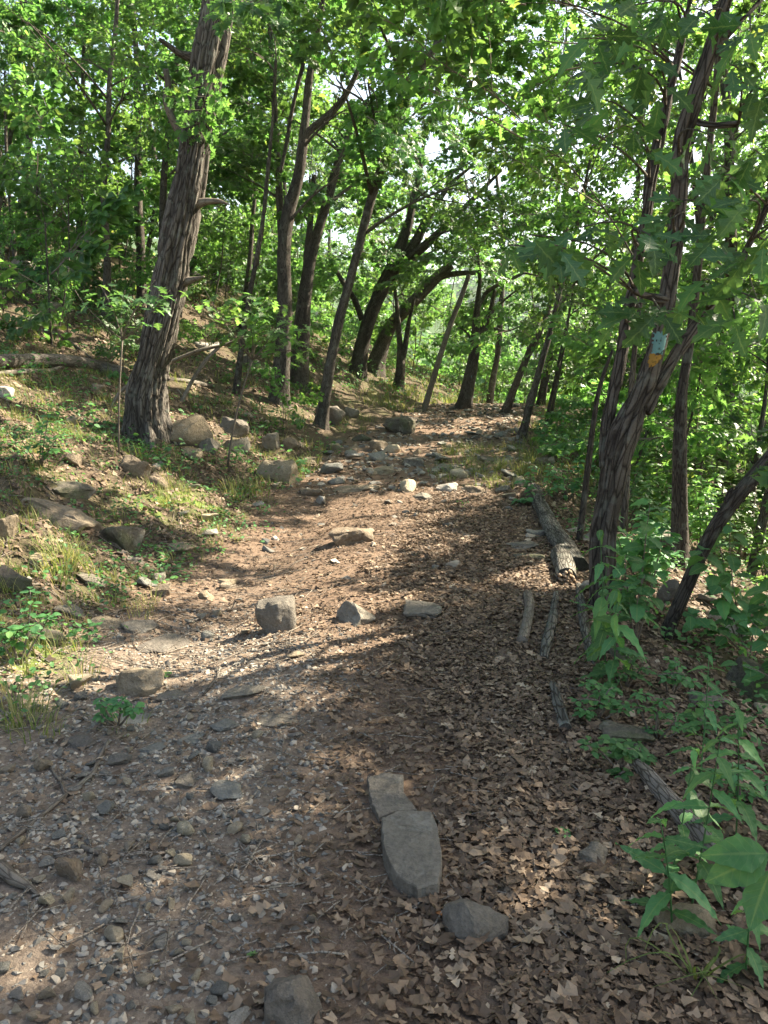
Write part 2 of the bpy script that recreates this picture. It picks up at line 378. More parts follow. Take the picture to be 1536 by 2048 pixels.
def bark_tube(P, Rd, step, sides, amp, fr=9., flare=0., seed=0, roots=5):
    P, r = resample(P, Rd, step); n = len(P)
    s = np.concatenate([[0], np.cumsum(np.linalg.norm(np.diff(P, axis=0), axis=1))])
    th = np.arange(sides) / sides * 2 * math.pi
    if flare:
        r = r * (1 + .25 * flare * np.exp(-s / .5))
    rm = r[:, None]; cx = np.cos(th)[None] * rm; cy = np.sin(th)[None] * rm; zz = np.repeat(s[:, None], sides, 1)
    wz = zz * .085 * fr; wx = cx * fr + .35 * vnoise(cx * fr * .5, cy * fr * .5, zz * 2.1, seed + 3); wy = cy * fr + .35 * vnoise(cx * fr * .5, cy * fr * .5, zz * 2.1, seed + 4)
    nn = vnoise(wx, wy, wz, seed); rid = 1 - np.abs(2 * nn - 1)
    n2 = vnoise(wx * 2.2, wy * 2.2, wz * 2.2, seed + 8); rid2 = 1 - np.abs(2 * n2 - 1)
    fur = np.clip((rid - .62) / .38, 0, 1) ** .8; fur2 = np.clip((rid2 - .7) / .3, 0, 1)
    disp = amp * (.35 - fur - .35 * fur2) + amp * .5 * (vnoise(wx * .5, wy * .5, wz * .7, seed + 5) - .5)
    disp = disp + r[:, None] * .16 * (vnoise(cx * 3.1 / (r[:, None] * 4 + .1), cy * 3.1 / (r[:, None] * 4 + .1), zz * 1.3, seed + 11) - .5)
    if flare:
        lob = np.maximum(0, np.cos(roots * th + seed))[None] ** 2
        disp = disp + flare * rm * .9 * np.exp(-s / .28)[:, None] * lob
    V, F = tube(P, r, sides, disp)
    fv = np.concatenate([np.clip(fur + .4 * fur2, 0, 1).ravel(), [0, 0]])
    bco = np.concatenate([np.stack([np.cos(th)[None] * rm + np.zeros_like(zz) + seed * .37, np.sin(th)[None] * rm + np.zeros_like(zz), zz], -1).reshape(-1, 3), [[0, 0, 0], [0, 0, s[-1]]]])
    return V, F, dict(furrow=fv, bco=bco)

# ------------------------------------------------------------------ leaves
def leaf(st, fold=.18, bend=.25, wave=0., shift=.05, L=1., seed=0):
    """st = [(t, half width)], leaf along +Y, face up +Z; lobes lean forward"""
    rr = np.random.default_rng(seed); V = []; F = []
    for i, (t, w) in enumerate(st):
        z = -bend * t * t
        wl = w * (1 + rr.normal() * .06); wr = w * (1 + rr.normal() * .06)
        dz = wave * math.sin(i * 2.4 + seed)
        V += [(-wl * L, (t + shift * (w > .2)) * L, (z + fold * w + dz) * L), (0, t * L, z * L), (wr * L, (t + shift * (w > .2)) * L, (z + fold * w - dz) * L)]
        if i:
            a = 3 * (i - 1); b = 3 * i; F += [(a, a + 1, b + 1, b), (a + 1, a + 2, b + 2, b + 1)]
    return np.array(V, float), tri(np.array(F))
OAK = [(0, .012), (.10, .03), (.18, .16), (.23, .25), (.31, .09), (.42, .30), (.48, .40), (.56, .13), (.66, .33), (.72, .37), (.80, .12), (.90, .13), (1.0, .005)]
OAKM = [(0, .015), (.12, .06), (.25, .28), (.34, .11), (.50, .41), (.60, .15), (.75, .36), (.84, .10), (1, .01)]
CHEST = [(0, .015), (.2, .14), (.4, .27), (.6, .33), (.8, .24), (1, .01)]
OAKL = [(0, .03), (.2, .28), (.34, .12), (.52, .40), (.65, .15), (.8, .31), (1, .02)]
OVAL = [(0, .01), (.12, .13), (.35, .28), (.6, .26), (.85, .11), (1, .005)]
LANCE = [(0, .015), (.08, .07), (.2, .155), (.35, .175), (.55, .14), (.8, .06), (1, .003)]
ROUND = [(0, .02), (.15, .20), (.4, .36), (.65, .34), (.88, .17), (1, .01)]
def dense(st, k=14):
    t = np.array([a for a, _ in st]); w = np.array([b for _, b in st]); u = np.linspace(0, 1, k); v = np.interp(u, t, w)
    v[1:-1] = .25 * v[:-2] + .5 * v[1:-1] + .25 * v[2:]; return list(zip(u, v))
OVALD, LANCED, ROUNDD = dense(OVAL), dense(LANCE), dense(ROUND)
def basis(y, z):
    y = np.asarray(y, float); y /= np.linalg.norm(y) + 1e-9; z = np.asarray(z, float); z = z - y * z.dot(y); z /= np.linalg.norm(z) + 1e-9
    return np.stack([np.cross(y, z), y, z], 1)

def make_spray(name, kind, seed, L=1.25, nside=9, size=.13, hang=.25, leafmat=LEAF):
    r = random.Random(seed); mb = MB()
    st = {'oak': OAKM, 'oval': OVAL, 'chest': CHEST}[kind]
    temps = [leaf(st, .12 + .12 * k, .1 + .15 * k, .02, .05 if kind == 'oak' else 0, 1, seed + k) for k in range(3)]
    main = [np.array([0, 0, 0.])]; d = np.array([1, 0, .12]); nseg = 8
    for i in range(nseg):
        d = d + np.array([0, r.uniform(-.18, .18), r.uniform(-.12, .07)]); d /= np.linalg.norm(d); main.append(main[-1] + d * L / nseg)
    main = np.array(main); mb.add(*tube(main, np.linspace(.008, .003, len(main)), 4), .5, 1)
    def put_leaf(p, dirn):
        dirn = np.array(dirn, float); dirn[2] -= r.uniform(.0, hang * 2)
        nz = np.array([r.gauss(0, .42), r.gauss(0, .42), 1.0])
        s = size * r.uniform(.65, 1.2); V, F = temps[r.randrange(3)]
        M = basis(dirn, nz); pet = p + M[:, 1] * size * .12
        mb.add(V @ (M * s).T + pet, F, min(1, max(0, r.gauss(.5, .22))), 0)
    ctr = []
    for k in range(nside + 1):
        t = .15 + .85 * k / nside; p = np.array([np.interp(t * nseg, range(nseg + 1), main[:, a]) for a in range(3)])
        sd = 1 if k % 2 else -1; ang = r.uniform(.5, 1.1) * sd if k < nside else 0
        ln = L * r.uniform(.26, .5) * (1.15 - .6 * t); el = r.uniform(-.5, .6)
        dv = np.array([math.cos(ang) * math.cos(el), math.sin(ang) * math.cos(el), math.sin(el)])
        tip = p + dv * ln; midp = (p + tip) / 2 + np.array([0, 0, .04])
        mb.add(*tube(np.array([p, midp, tip]), [.0045, .0035, .002], 3), .5, 1)
        nl = r.randint(6, 9)
        for q in range(nl):
            u = (q + 1) / (nl + 1); pp = p * (1 - u) + tip * u; a2 = ang + (1 if q % 2 else -1) * r.uniform(.5, 1.3)
            put_leaf(pp, (math.cos(a2), math.sin(a2), r.uniform(-.2, .3)))
        for q in range(r.randint(5, 8)):
            a2 = ang + r.uniform(-1.6, 1.6); put_leaf(tip, (math.cos(a2), math.sin(a2), r.uniform(-.3, .35)))
    return mb.mesh(name, [leafmat, TWIG], smooth=False)
SPR = {'oak': [make_spray('oak_spray', 'oak', 10 + i, 1.25, 9 + i % 3, .145, .22 + .08 * (i % 2)) for i in range(5)],
       'birch': [make_spray('birch_spray', 'oval', 30 + i, 1.3, 11, .105, .5, LEAF2) for i in range(4)],
       'chest': [make_spray('chestnut_oak_spray', 'chest', 50 + i, 1.2, 9, .15, .3, LEAF) for i in range(3)]}

# sunlit spots on the ground (photo pixels, radius in metres): crowns are thinner where the sun comes through
LIT_PX = [(560, 1075, .3), (660, 1085, .2), (620, 1165, .22), (690, 1145, .22), (290, 1345, .3), (360, 1370, .25), (700, 1505, .13),
          (100, 1905, .14), (1060, 1725, .14), (1290, 1760, .12), (410, 1000, .45), (40, 790, .5), (340, 850, .6), (400, 840, .6), (560, 930, .5), 
          (850, 1010, .45), (930, 985, .4), (820, 900, .4), (900, 860, .4), (960, 850, .35), (850, 860, .35), (1130, 1140, .2), (1090, 1150, .2), (680, 1385, .15), (60, 1140, .35), (180, 1150, .3), (240, 1000, .5),
          (560, 1300, .2), (700, 1290, .2), (700, 780, .4), (780, 830, .4), (620, 830, .4), (60, 650, .7), (150, 900, .3), (150, 1330, .2), (1420, 1230, .5), (1500, 1200, .5), (740, 1050, .25), (620, 1500, .1), (860, 1480, .1), (430, 1560, .1), (640, 1395, .12), (930, 1590, .08), (1000, 1790, .1), (860, 1620, .08), (880, 1290, .15), (960, 1160, .15), (900, 1090, .2), (640, 1215, .12), (1040, 1715, .12), (1310, 1770, .12), (960, 1700, .08), (760, 1110, .2), (800, 1060, .2), (720, 1440, .12), (1250, 1080, .4), (1340, 1000, .5), (1450, 1100, .5), (1380, 1180, .4), (1500, 1000, .6), (420, 700, .6), (330, 620, .6)]
LIT = []; LIT3 = []
for (px_, py_, r_) in LIT_PX:
    if py_ > 1380 and r_ < .2: continue
    g = ground(px_, py_)
    if g is not None: LIT.append((g[0], g[1], r_)); LIT3.append((*g, r_))
LIT = np.array(LIT)
def shadow_hit(P):
    P = np.atleast_2d(P); s = np.maximum(0, P[:, 2]) / SUN[2]
    for _ in range(12):
        G = P - SUN[None] * s[:, None]; s = s + .7 * (G[:, 2] - H(G[:, 0], G[:, 1])) / SUN[2]; s = np.maximum(0, s)
    return P - SUN[None] * s[:, None]
def lit_block(P, extra=.45, small=1.0):
    """leafy branches standing between the sun and the sunlit spots"""
    L3 = np.array(LIT3); v = P[:, None] - L3[None, :, :3]; al = v @ SUN; d = np.linalg.norm(v - al[..., None] * SUN, axis=-1)
    ex = np.where(L3[:, 3] < .21, extra * small, extra)
    return ((d < L3[None, :, 3] + ex[None]) & (al > .3)).any(1)
def sunlit_stem(pts, Y, r_):
    for (x, y) in pts: LIT3.append((*at(x, y, Y), r_))
# the opening over the trail through which the far hill and sky show (photo pixels)
GAPS = [(925, 575, 26, 24), (1000, 165, 40, 26), (660, 165, 42, 30), (465, 165, 26, 30), (70, 215, 40, 20), (1240, 370, 26, 22), (1000, 600, 12, 12)]
def gap_block(P):
    x, y, f = project(P); b = np.zeros(len(x), bool)
    for i_, (a, c, rx, ry) in enumerate(GAPS):
        e_ = np.clip(.32 * FPX / np.maximum(f, 1), 0, 60) if c > 500 else 0
        b |= ((x - a) / (rx + e_)) ** 2 + ((y - c) / (ry + e_)) ** 2 < 1
    return b & (f > 0)
SPRAY_POS = []; STEMS = []
def add_sprays(root, base, targets, dirs, kind, rr, scale=(.8, 1.25), lit=True):
    if len(targets) == 0: return
    T = np.asarray(targets, float); ok = np.ones(len(T), bool)
    for p, d, k in zip(T, dirs, ok):
        if not k: continue
        me_ = rr.choice(SPR[kind]); s = rr.uniform(*scale)
        d = np.array(d, float); d[2] = max(-.35, min(.5, d[2])) ; d /= np.linalg.norm(d) + 1e-9
        zz = np.array([rr.gauss(0, .3), rr.gauss(0, .3), 1.]); zz = zz - d * zz.dot(d); zz /= np.linalg.norm(zz)
        M = np.stack([d, np.cross(zz, d), zz], 1)
        o = bpy.data.objects.new('leafy_branch', me_); COL.objects.link(o); o.parent = root
        q = p - d * .55 * s - base
        o.matrix_basis = Matrix(((*(M[0] * s), q[0]), (*(M[1] * s), q[1]), (*(M[2] * s), q[2]), (0, 0, 0, 1)))
        SPRAY_POS.append(p)
def limb_path(a, b, rise, rr):
    t = np.linspace(0, 1, 7)[:, None]; m_ = (a + b) / 2 + np.array([rr.uniform(-.15, .15), rr.uniform(-.15, .15), rise])
    return (1 - t) ** 2 * a + 2 * t * (1 - t) * m_ + t ** 2 * b
def crown(root, base, stem, stem_r, targets, kind, rr, barkmat, scale=(.8, 1.25), lit=True, per=5):
    """limbs from the stem out to groups of leafy branches"""
    T = np.asarray(targets, float)
    STEMS.append((root, base, stem, stem_r, kind, barkmat))
    if len(T) == 0: return
    ok = ~(gap_block(T) & (RNG.random(len(T)) < .9))
    if lit: ok &= ~(lit_block(T) & (RNG.random(len(T)) < .985))
    T = T[ok]
    if len(T) == 0: return
    nl = max(1, len(T) // per); seeds = T[RNG.choice(len(T), nl, replace=False)]
    own = np.argmin(((T[:, None] - seeds[None]) ** 2).sum(-1), 1); dirs = np.zeros_like(T)
    for k in range(nl):
        I = np.nonzero(own == k)[0]
        if len(I) == 0: continue
        c = T[I].mean(0); hd = np.hypot(*(stem[:, :2] - c[:2]).T)
        cost = np.abs(stem[:, 2] - (c[2] - .55 * hd)) + (stem[:, 2] > c[2] + .2) * 2 + hd * .3
        j = int(np.argmin(cost[1:])) + 1; a = stem[j]
        end = a + (c - a) * .8; mb = MB(); r0 = min(stem_r[j] * .5, .018 + .008 * np.linalg.norm(c - a))
        pth = limb_path(a, end, .12 * np.linalg.norm(c - a), rr); mb.add(*tube(pth, np.linspace(r0, r0 * .4, 7), 6))
        for i in I:
            q = pth[rr.choice([3, 4, 5, 6])]; dv = T[i] - q; ln = np.linalg.norm(dv); dirs[i] = dv / (ln + 1e-6)
            e = T[i] - dirs[i] * min(.5, ln * .6)
            mb.add(*tube(limb_path(q, e, .05, rr)[::2], [r0 * .38, r0 * .3, r0 * .22, .006], 4))
        put('limb', mb.mesh('limb', barkmat, origin=base, extra={'furrow': np.zeros(mb.n)}), root)
    add_sprays(root, base, T, dirs, kind, rr, scale, lit)
def ell_targets(c, rad, n, rr, stem=None):
    out = []
    while len(out) < n:
        v = np.array([rr.uniform(-1, 1) for _ in range(3)]); l = np.linalg.norm(v)
        if l > 1 or l < .35: continue
        out.append(c + v * rad)
    return np.array(out)
def px_path(pts, Y, dY=0.):
    P = []; Rr = []; n = len(pts)
    for i, (x, y, w) in enumerate(pts):
        yy = Y + dY * i / max(1, n - 1); p = at(x, y, yy); P.append(p); d = ray(x, y); Rr.append(w / 2 * (yy / d[1]) / FPX)
    return np.array(P), np.array(Rr)
def extend(P, Rr, top, lean=.5):
    """carry a stem on above the frame to a total height"""
    P = list(P); Rr = list(Rr); d = P[-1] - P[-2]; d /= np.linalg.norm(d)
    while P[-1][2] < top:
        d = d + np.array([random.uniform(-.12, .12), random.uniform(-.12, .12), .12 * lean]); d /= np.linalg.norm(d)
        P.append(P[-1] + d * .7); Rr.append(max(.02, Rr[-1] * .86))
    return np.array(P), np.array(Rr)
def depth_of(px, py):
    g = ground(px, py); return g[1]
def traced_tree(name, label, stems, Y=None, base_px=None, top=9., crown_spec=None, kind='oak', n=40, barkmat=BARK2, step=.07, sides=20, amp=.012, fr=11, flare=.8, seed=0, cat='tree', dY=0., lit=True, group=None, ext=True):
    """stems: list of pixel polylines [(x, y, width)]; the first is the trunk"""
    rr = random.Random(seed); base = ground(*base_px) if base_px else None
    if Y is None: Y = base[1]
    root = None; all_P = []; all_R = []
    for i, s in enumerate(stems):
        P, Rr = px_path(s, Y, dY if not isinstance(dY, (list, tuple)) else dY[i])
        if i == 0:
            g0 = Hs(P[0][0], P[0][1])
            d0 = P[1] - P[0]; d0 = d0 / np.linalg.norm(d0)
            lo = P[0] - d0 * (max(0, P[0][2] - g0) + .18) if P[0][2] > g0 - .1 else P[0]
            P = np.concatenate([[lo], P]); Rr = np.concatenate([[Rr[0] * 1.05], Rr])
            base = np.array([lo[0], lo[1], g0]); root = empty(name, base, label, cat, group)
        if s[-1][1] < 60 and ext: P, Rr = extend(P, Rr, top)
        V, F, fv = bark_tube(P, Rr, step, sides if i == 0 else max(10, int(sides * .7)), amp, fr, flare if i == 0 else 0, seed + i * 7)
        put('trunk' if i == 0 else 'limb', np_mesh('trunk', V - base, F, barkmat, smooth=True, extra=fv), root)
        Pd, Rd = resample(P, Rr, .25); all_P.append(Pd); all_R.append(Rd)
    SP_ = np.concatenate(all_P); SR = np.concatenate(all_R)
    if n:
        topz = SP_[:, 2].max(); tp = SP_[np.argmax(SP_[:, 2])]
        spec = crown_spec or [(tp + np.array([0, 0, -.22 * (topz - base[2])]), np.array([2.3, 2.3, .38 * (topz - base[2])]), n)]
        T = np.concatenate([ell_targets(np.asarray(c, float), np.asarray(r_, float), k, rr) for c, r_, k in spec])
        crown(root, base, SP_, SR, T, kind, rr, barkmat, lit=lit)
    return root, base, SP_, SR

# ------------------------------------------------------------------ traced trees
def stub(root, base, pts, Y, barkmat=BARK, dY=0., name='broken_branch', sides=10, amp=.006, step=.03):
    P, Rr = px_path(pts, Y, dY); V, F, fv = bark_tube(P, Rr, step, sides, amp, 14)
    return put(name, np_mesh(name, V - base, F, barkmat, smooth=True, extra=fv), root)

Y1 = depth_of(296, 868)
sunlit_stem([(340, 800), (350, 720), (355, 640), (375, 560), (392, 470), (405, 380), (420, 270), (440, 150), (455, 60)], Y1, .5)
sunlit_stem([(470, 610), (520, 600), (560, 620), (600, 650), (500, 650), (430, 610)], 9.2, .4)
t1, b1, sp1, sr1 = traced_tree('oak_tree', 'large leaning oak with deeply furrowed bark and broken branch stubs on the left bank',
    [[(296, 862, 84), (290, 800, 77), (305, 725, 63), (328, 627, 66), (357, 471, 67), (373, 395, 65), (393, 273, 58), (418, 109, 65), (438, 0, 60)]],
    Y=Y1, top=10.5, n=46, barkmat=BARK, step=.022, sides=110, amp=.038, fr=16, flare=.4, seed=3)
stub(t1, b1, [(372, 285, 24), (352, 252, 17), (338, 222, 16), (331, 200, 15), (337, 168, 14), (331, 138, 13)], Y1, STICK, -.15)
stub(t1, b1, [(384, 412, 24), (412, 403, 15), (440, 402, 10), (460, 410, 3)], Y1, STICK, -.25)
stub(t1, b1, [(364, 566, 22), (388, 559, 12), (408, 553, 4)], Y1, STICK, -.2)
stub(t1, b1, [(392, 118, 22), (360, 108, 14), (338, 92, 12), (318, 78, 8)], Y1, BARK2, -.2)

Y2 = depth_of(558, 812)
sunlit_stem([(570, 780), (578, 700), (580, 500), (585, 420), (610, 330)], Y2, .15)
traced_tree('oak_tree', 'slender oak forking in a wide fork, behind the sunlit leafy sapling',
    [[(558, 811, 36), (566, 700, 32), (570, 600, 29), (567, 500, 28), (576, 423, 27), (597, 358, 22), (606, 290, 20), (612, 228, 16), (618, 163, 16), (628, 98, 15), (645, 10, 13)],
     [(605, 282, 15), (622, 257, 14), (654, 234, 14), (684, 202, 12), (703, 169, 9), (723, 124, 8), (733, 85, 6)],
     [(560, 345, 9), (572, 290, 8), (583, 225, 8), (600, 150, 8), (617, 90, 7)]], Y=Y2, top=9.5, n=36, seed=11)
Y2b = Y2 + 2.2
traced_tree('oak_tree', 'thin straight trunk standing just behind the slender forked oak',
    [[(568, 782, 18), (572, 640, 17), (566, 500, 16), (560, 420, 15), (556, 330, 14), (549, 212, 12), (543, 120, 11), (538, 20, 9)]], Y=Y2b, top=10.5, n=30, seed=12)
Y3 = depth_of(596, 772)
traced_tree('oak_tree', 'stout dark oak trunk behind the slender forked oak',
    [[(596, 772, 44), (601, 697, 34), (608, 600, 28), (620, 520, 24), (637, 460, 20), (655, 400, 18), (675, 330, 17), (690, 290, 15), (706, 240, 10)],
     [(610, 590, 20), (614, 540, 18), (617, 490, 15), (622, 430, 12), (628, 350, 9)]], Y=Y3, n=36, seed=13,
     crown_spec=[(at(680, 260, Y3), (3.0, 2.5, 2.2), 36)])
Y4 = depth_of(641, 855)
sunlit_stem([(655, 790), (670, 720), (730, 460), (775, 330), (810, 220)], Y4, .15)
traced_tree('oak_tree', 'long thin trunk leaning right over the trail from the rocky bank',
    [[(641, 854, 25), (650, 792, 22), (661, 727, 20), (680, 632, 20), (697, 574, 20), (710, 522, 19), (724, 466, 17), (742, 400, 17), (762, 339, 19), (788, 283, 18), (807, 221, 17), (817, 182, 15), (840, 140, 15), (876, 85, 14), (895, 42, 13), (915, 5, 11)],
     [(815, 185, 9), (835, 182, 8), (858, 181, 7), (880, 187, 4)], [(895, 45, 8), (897, 20, 8), (900, -10, 7)]], Y=Y4, top=8.5, n=30, seed=14)
Y5 = depth_of(715, 757)
traced_tree('oak_tree', 'dark oak with three rising stems bending right beyond the bank',
    [[(713, 757, 34), (723, 694, 29), (736, 645, 28), (762, 580, 28), (785, 538, 30), (804, 482, 20), (817, 450, 18), (827, 400, 14), (842, 330, 10), (850, 260, 7)],
     [(790, 535, 22), (820, 515, 22), (850, 492, 18), (876, 466, 14), (895, 448, 12), (950, 395, 10), (1003, 340, 6)],
     [(795, 530, 18), (833, 482, 20), (847, 450, 18), (872, 410, 12), (900, 368, 10), (940, 335, 7)],
     [(724, 640, 13), (710, 600, 12), (684, 561, 10), (661, 522, 8)]], Y=Y5, n=52, seed=15,
     crown_spec=[(at(900, 360, Y5), (4.0, 3.0, 2.6), 40), (at(720, 470, Y5), (2.0, 2.0, 1.2), 12)])
Y6 = depth_of(745, 752)
traced_tree('oak_tree', 'dark arching trunk with a broken end curving right over the trail',
    [[(743, 752, 36), (762, 697, 31), (781, 652, 26), (811, 619, 25), (843, 587, 23), (876, 551, 21), (903, 530, 18)],
     [(872, 560, 12), (889, 551, 12), (920, 546, 11), (960, 545, 9), (1000, 540, 8), (1022, 512, 5)]], Y=Y6 + .6, n=16, seed=16,
     crown_spec=[(at(990, 500, Y6), (1.8, 1.6, .9), 16)])
Y16 = depth_of(796, 778) 
traced_tree('oak_tree', 'short dark trunk that forks low, behind the arching trunk',
    [[(796, 778, 20), (802, 735, 20), (800, 694, 12), (794, 613, 9), (788, 560, 7)], [(803, 730, 12), (811, 691, 12), (816, 650, 8), (830, 590, 6)]], Y=Y16, n=14, seed=17,
     crown_spec=[(at(800, 590, Y16), (2.2, 1.6, 1.5), 14)])
Y7 = depth_of(848, 822)
tp, bp, _, _ = traced_tree('leaning_pole', 'bare grey pole-like dead trunk leaning right beside the trail crest',
    [[(848, 820, 12), (877, 722, 11), (903, 642, 10), (924, 591, 10), (938, 549, 9)]], Y=Y7, n=0, barkmat=STICK, sides=12, amp=.003, flare=.2, seed=18, cat='dead tree')
def blaze(root, base, rows, Y, m_, off=-.012, name='trail_blaze', rad=None, cx=0):
    """a thin curved skin of paint on the near side of a trunk, ragged at its edges; rows of (x0, x1, y)"""
    rr = random.Random(int(rows[0][2])); nr, nc = 12, 11; ys = np.linspace(rows[0][2], rows[-1][2], nr); ry = [r_[2] for r_ in rows]
    xa = np.interp(ys, ry, [r_[0] for r_ in rows]); xb = np.interp(ys, ry, [r_[1] for r_ in rows]); wpx = xb.mean() - xa.mean(); V = []
    je = [rr.uniform(-.12, .12) * wpx for _ in range(nc)]; jb = [rr.uniform(-.16, .16) * wpx for _ in range(nc)]
    for i, y in enumerate(ys):
        l_ = xa[i] + rr.uniform(-.05, .07) * wpx; r_ = xb[i] + rr.uniform(-.07, .05) * wpx
        for k in range(nc):
            t = k / (nc - 1); x = l_ + (r_ - l_) * t; yy = y + (je[k] if i == 0 else jb[k] if i == nr - 1 else 0)
            p = at(x, yy, Y); pc = at((xa[i] + xb[i]) / 2 + cx, yy, Y); w = abs(at(xb[i], yy, Y)[0] - at(xa[i], yy, Y)[0]) / 2
            dx = p[0] - pc[0]; q = rad or w * 1.15
            V.append(p + np.array([0, -math.sqrt(max(1e-6, q * q - dx * dx)) + off + (rr.uniform(-.15, .15) * .012 if rad is None or rad > .055 else 0), 0]))
    F = []
    for r_ in range(nr - 1):
        for k in range(nc - 1):
            edge = r_ in (0, nr - 2) or k in (0, nc - 2)
            if rr.random() < (.28 if edge else .05): continue
            F.append((r_ * nc + k, r_ * nc + k + 1, (r_ + 1) * nc + k + 1, (r_ + 1) * nc + k))
    V = np.array(V); V2 = V + np.array([0, .008, 0]); n = len(V); F = np.array(F); FF = np.concatenate([F, F[:, ::-1] + n])
    return put(name, np_mesh(name, np.concatenate([V, V2]) - base, FF, m_, smooth=True), root)
tag(blaze(tp, bp, [(874.5, 882.5, 716), (872.5, 880.5, 724)], Y7, BLUE, -.01), 'small turquoise blaze')
tag(blaze(tp, bp, [(872.5, 880.5, 724.5), (870.5, 878.5, 731)], Y7, YEL, -.01), 'small yellow blaze')
Y8 = depth_of(930, 818)
t8, b8, _, _ = traced_tree('oak_tree', 'dark crooked tree at the far crest of the trail with a small blaze',
    [[(929, 816, 28), (936, 773, 24), (945, 731, 24), (950, 698, 21), (953, 668, 19), (952, 637, 13), (957, 590, 10), (960, 567, 8), (958, 520, 6)],
     [(956, 670, 16), (966, 658, 14), (975, 637, 13), (982, 617, 10), (990, 580, 7)],
     [(954, 622, 7), (962, 604, 8), (973, 584, 8), (997, 569, 8), (1030, 555, 7), (1048, 545, 5), (1080, 552, 3)],
     [(966, 662, 6), (985, 655, 5), (1011, 663, 5), (1030, 657, 4), (1052, 645, 2)],
     [(948, 700, 5), (940, 675, 5), (930, 660, 4), (915, 655, 2)]], Y=Y8, n=26, seed=19,
     crown_spec=[(at(1010, 520, Y8), (3.2, 2, 1.4), 16), (at(960, 430, Y8), (3, 2.5, 1.6), 14)])
tag(blaze(t8, b8, [(938, 944, 751), (937, 943, 759)], Y8, BLUE, -.13, rad=.05), 'tiny pale turquoise blaze')
tag(blaze(t8, b8, [(937, 943, 759.3), (936, 942, 762)], Y8, YEL, -.13, rad=.05), 'tiny yellow blaze')
Y9 = depth_of(1044, 878)
traced_tree('slim_tree', 'slim dark trunk on the right edge of the trail crest',
    [[(1044, 876, 17), (1050, 850, 14), (1055, 825, 14), (1069, 778, 14), (1081, 731, 13), (1095, 684, 12), (1107, 637, 11), (1123, 572, 9), (1133, 540, 9), (1150, 470, 8), (1163, 400, 7), (1180, 320, 6)]], Y=Y9, n=34, seed=20,
     crown_spec=[(at(1140, 480, Y9), (2.0, 2.0, 1.6), 20), (at(1180, 300, Y9), (2.0, 2.0, 1.6), 16)], kind='birch')
Y10 = Y9 + 4.5
traced_tree('slim_tree', 'short leaning dark trunk half hidden in foliage past the trail crest',
    [[(1008, 832, 17), (1020, 800, 16), (1034, 762, 15), (1060, 700, 13), (1081, 661, 12), (1100, 610, 10), (1115, 540, 8)]], Y=Y10, n=26, seed=21,
     crown_spec=[(at(1080, 560, Y10), (3, 2.5, 2.2), 26)])
for i, pts in enumerate(([(1088, 870, 8), (1102, 797, 7), (1114, 743, 6), (1126, 684, 6), (1138, 630, 5), (1150, 560, 4)], [(1096, 872, 7), (1108, 800, 6), (1119, 743, 5), (1133, 670, 4), (1142, 600, 4)])):
    traced_tree('slim_tree', ('left' if i == 0 else 'right') + ' one of two thin paired stems right of the trail crest', [pts], Y=Y9 + 1.5 + .3 * i, n=8, seed=22 + i,
        crown_spec=[(at(1140, 600, Y9 + 1.5), (1.2, 1.2, 1.2), 8)], kind='birch', sides=10, amp=.004, flare=.3)

# right-hand trail-marker tree
YR = depth_of(1200, 1215)
sunlit_stem([(1235, 940), (1240, 700), (1310, 760), (1270, 560)], YR, .12)
tr, br, spr_, srr_ = traced_tree('oak_tree', 'forked three-stemmed oak at the right trail edge carrying turquoise and yellow blazes',
    [[(1200, 1235, 62), (1208, 1202, 50), (1205, 1120, 48), (1206, 1068, 48), (1218, 1001, 48), (1232, 917, 52), (1246, 868, 56), (1270, 818, 46), (1287, 776, 42), (1304, 719, 36), (1318, 676, 34), (1333, 605, 31), (1347, 520, 30), (1355, 435, 31), (1358, 355, 35), (1361, 284, 38), (1380, 227, 40), (1409, 128, 34), (1432, 57, 31), (1449, 0, 28)],
     [(1216, 935, 30), (1213, 880, 28), (1220, 820, 27), (1230, 770, 27), (1246, 691, 25), (1258, 620, 23), (1273, 549, 22), (1288, 460, 22), (1296, 393, 23), (1299, 355, 23), (1324, 255, 20), (1336, 185, 17), (1355, 128, 14), (1370, 40, 12)],
     [(1286, 822, 30), (1304, 790, 27), (1327, 747, 25), (1355, 705, 25), (1384, 662, 22), (1412, 622, 21), (1438, 586, 18), (1480, 520, 15), (1520, 440, 13), (1565, 330, 10)],
     [(1425, 92, 20), (1450, 74, 17), (1477, 51, 15), (1509, 14, 13)],
     [(1385, 238, 14), (1400, 246, 10), (1435, 251, 9), (1477, 247, 8)],
     [(1335, 600, 24), (1318, 598, 19), (1299, 594, 15), (1280, 590, 11), (1266, 583, 8)]],
    Y=YR, top=8.0, n=26, barkmat=BARKR, step=.03, sides=60, amp=.02, fr=17, flare=.35, seed=31, dY=[0, .5, .2, .3, -.1, -.15],
    crown_spec=[((3.6, YR, 6.2), (1.8, 1.8, 1.6), 22), ((2.6, YR + 1, 6.8), (1.2, 1.5, 1.0), 12)])
tag(blaze(tr, br, [(1302, 1330, 664), (1300, 1327, 676), (1298, 1324, 690), (1296, 1319, 708)], YR, BLUE, -.012, rad=.062), 'turquoise paint rectangle')
tag(blaze(tr, br, [(1293, 1319, 709), (1291, 1316, 718), (1289, 1310, 727), (1290, 1300, 732)], YR, YEL, -.012, rad=.064), 'ochre yellow paint rectangle')

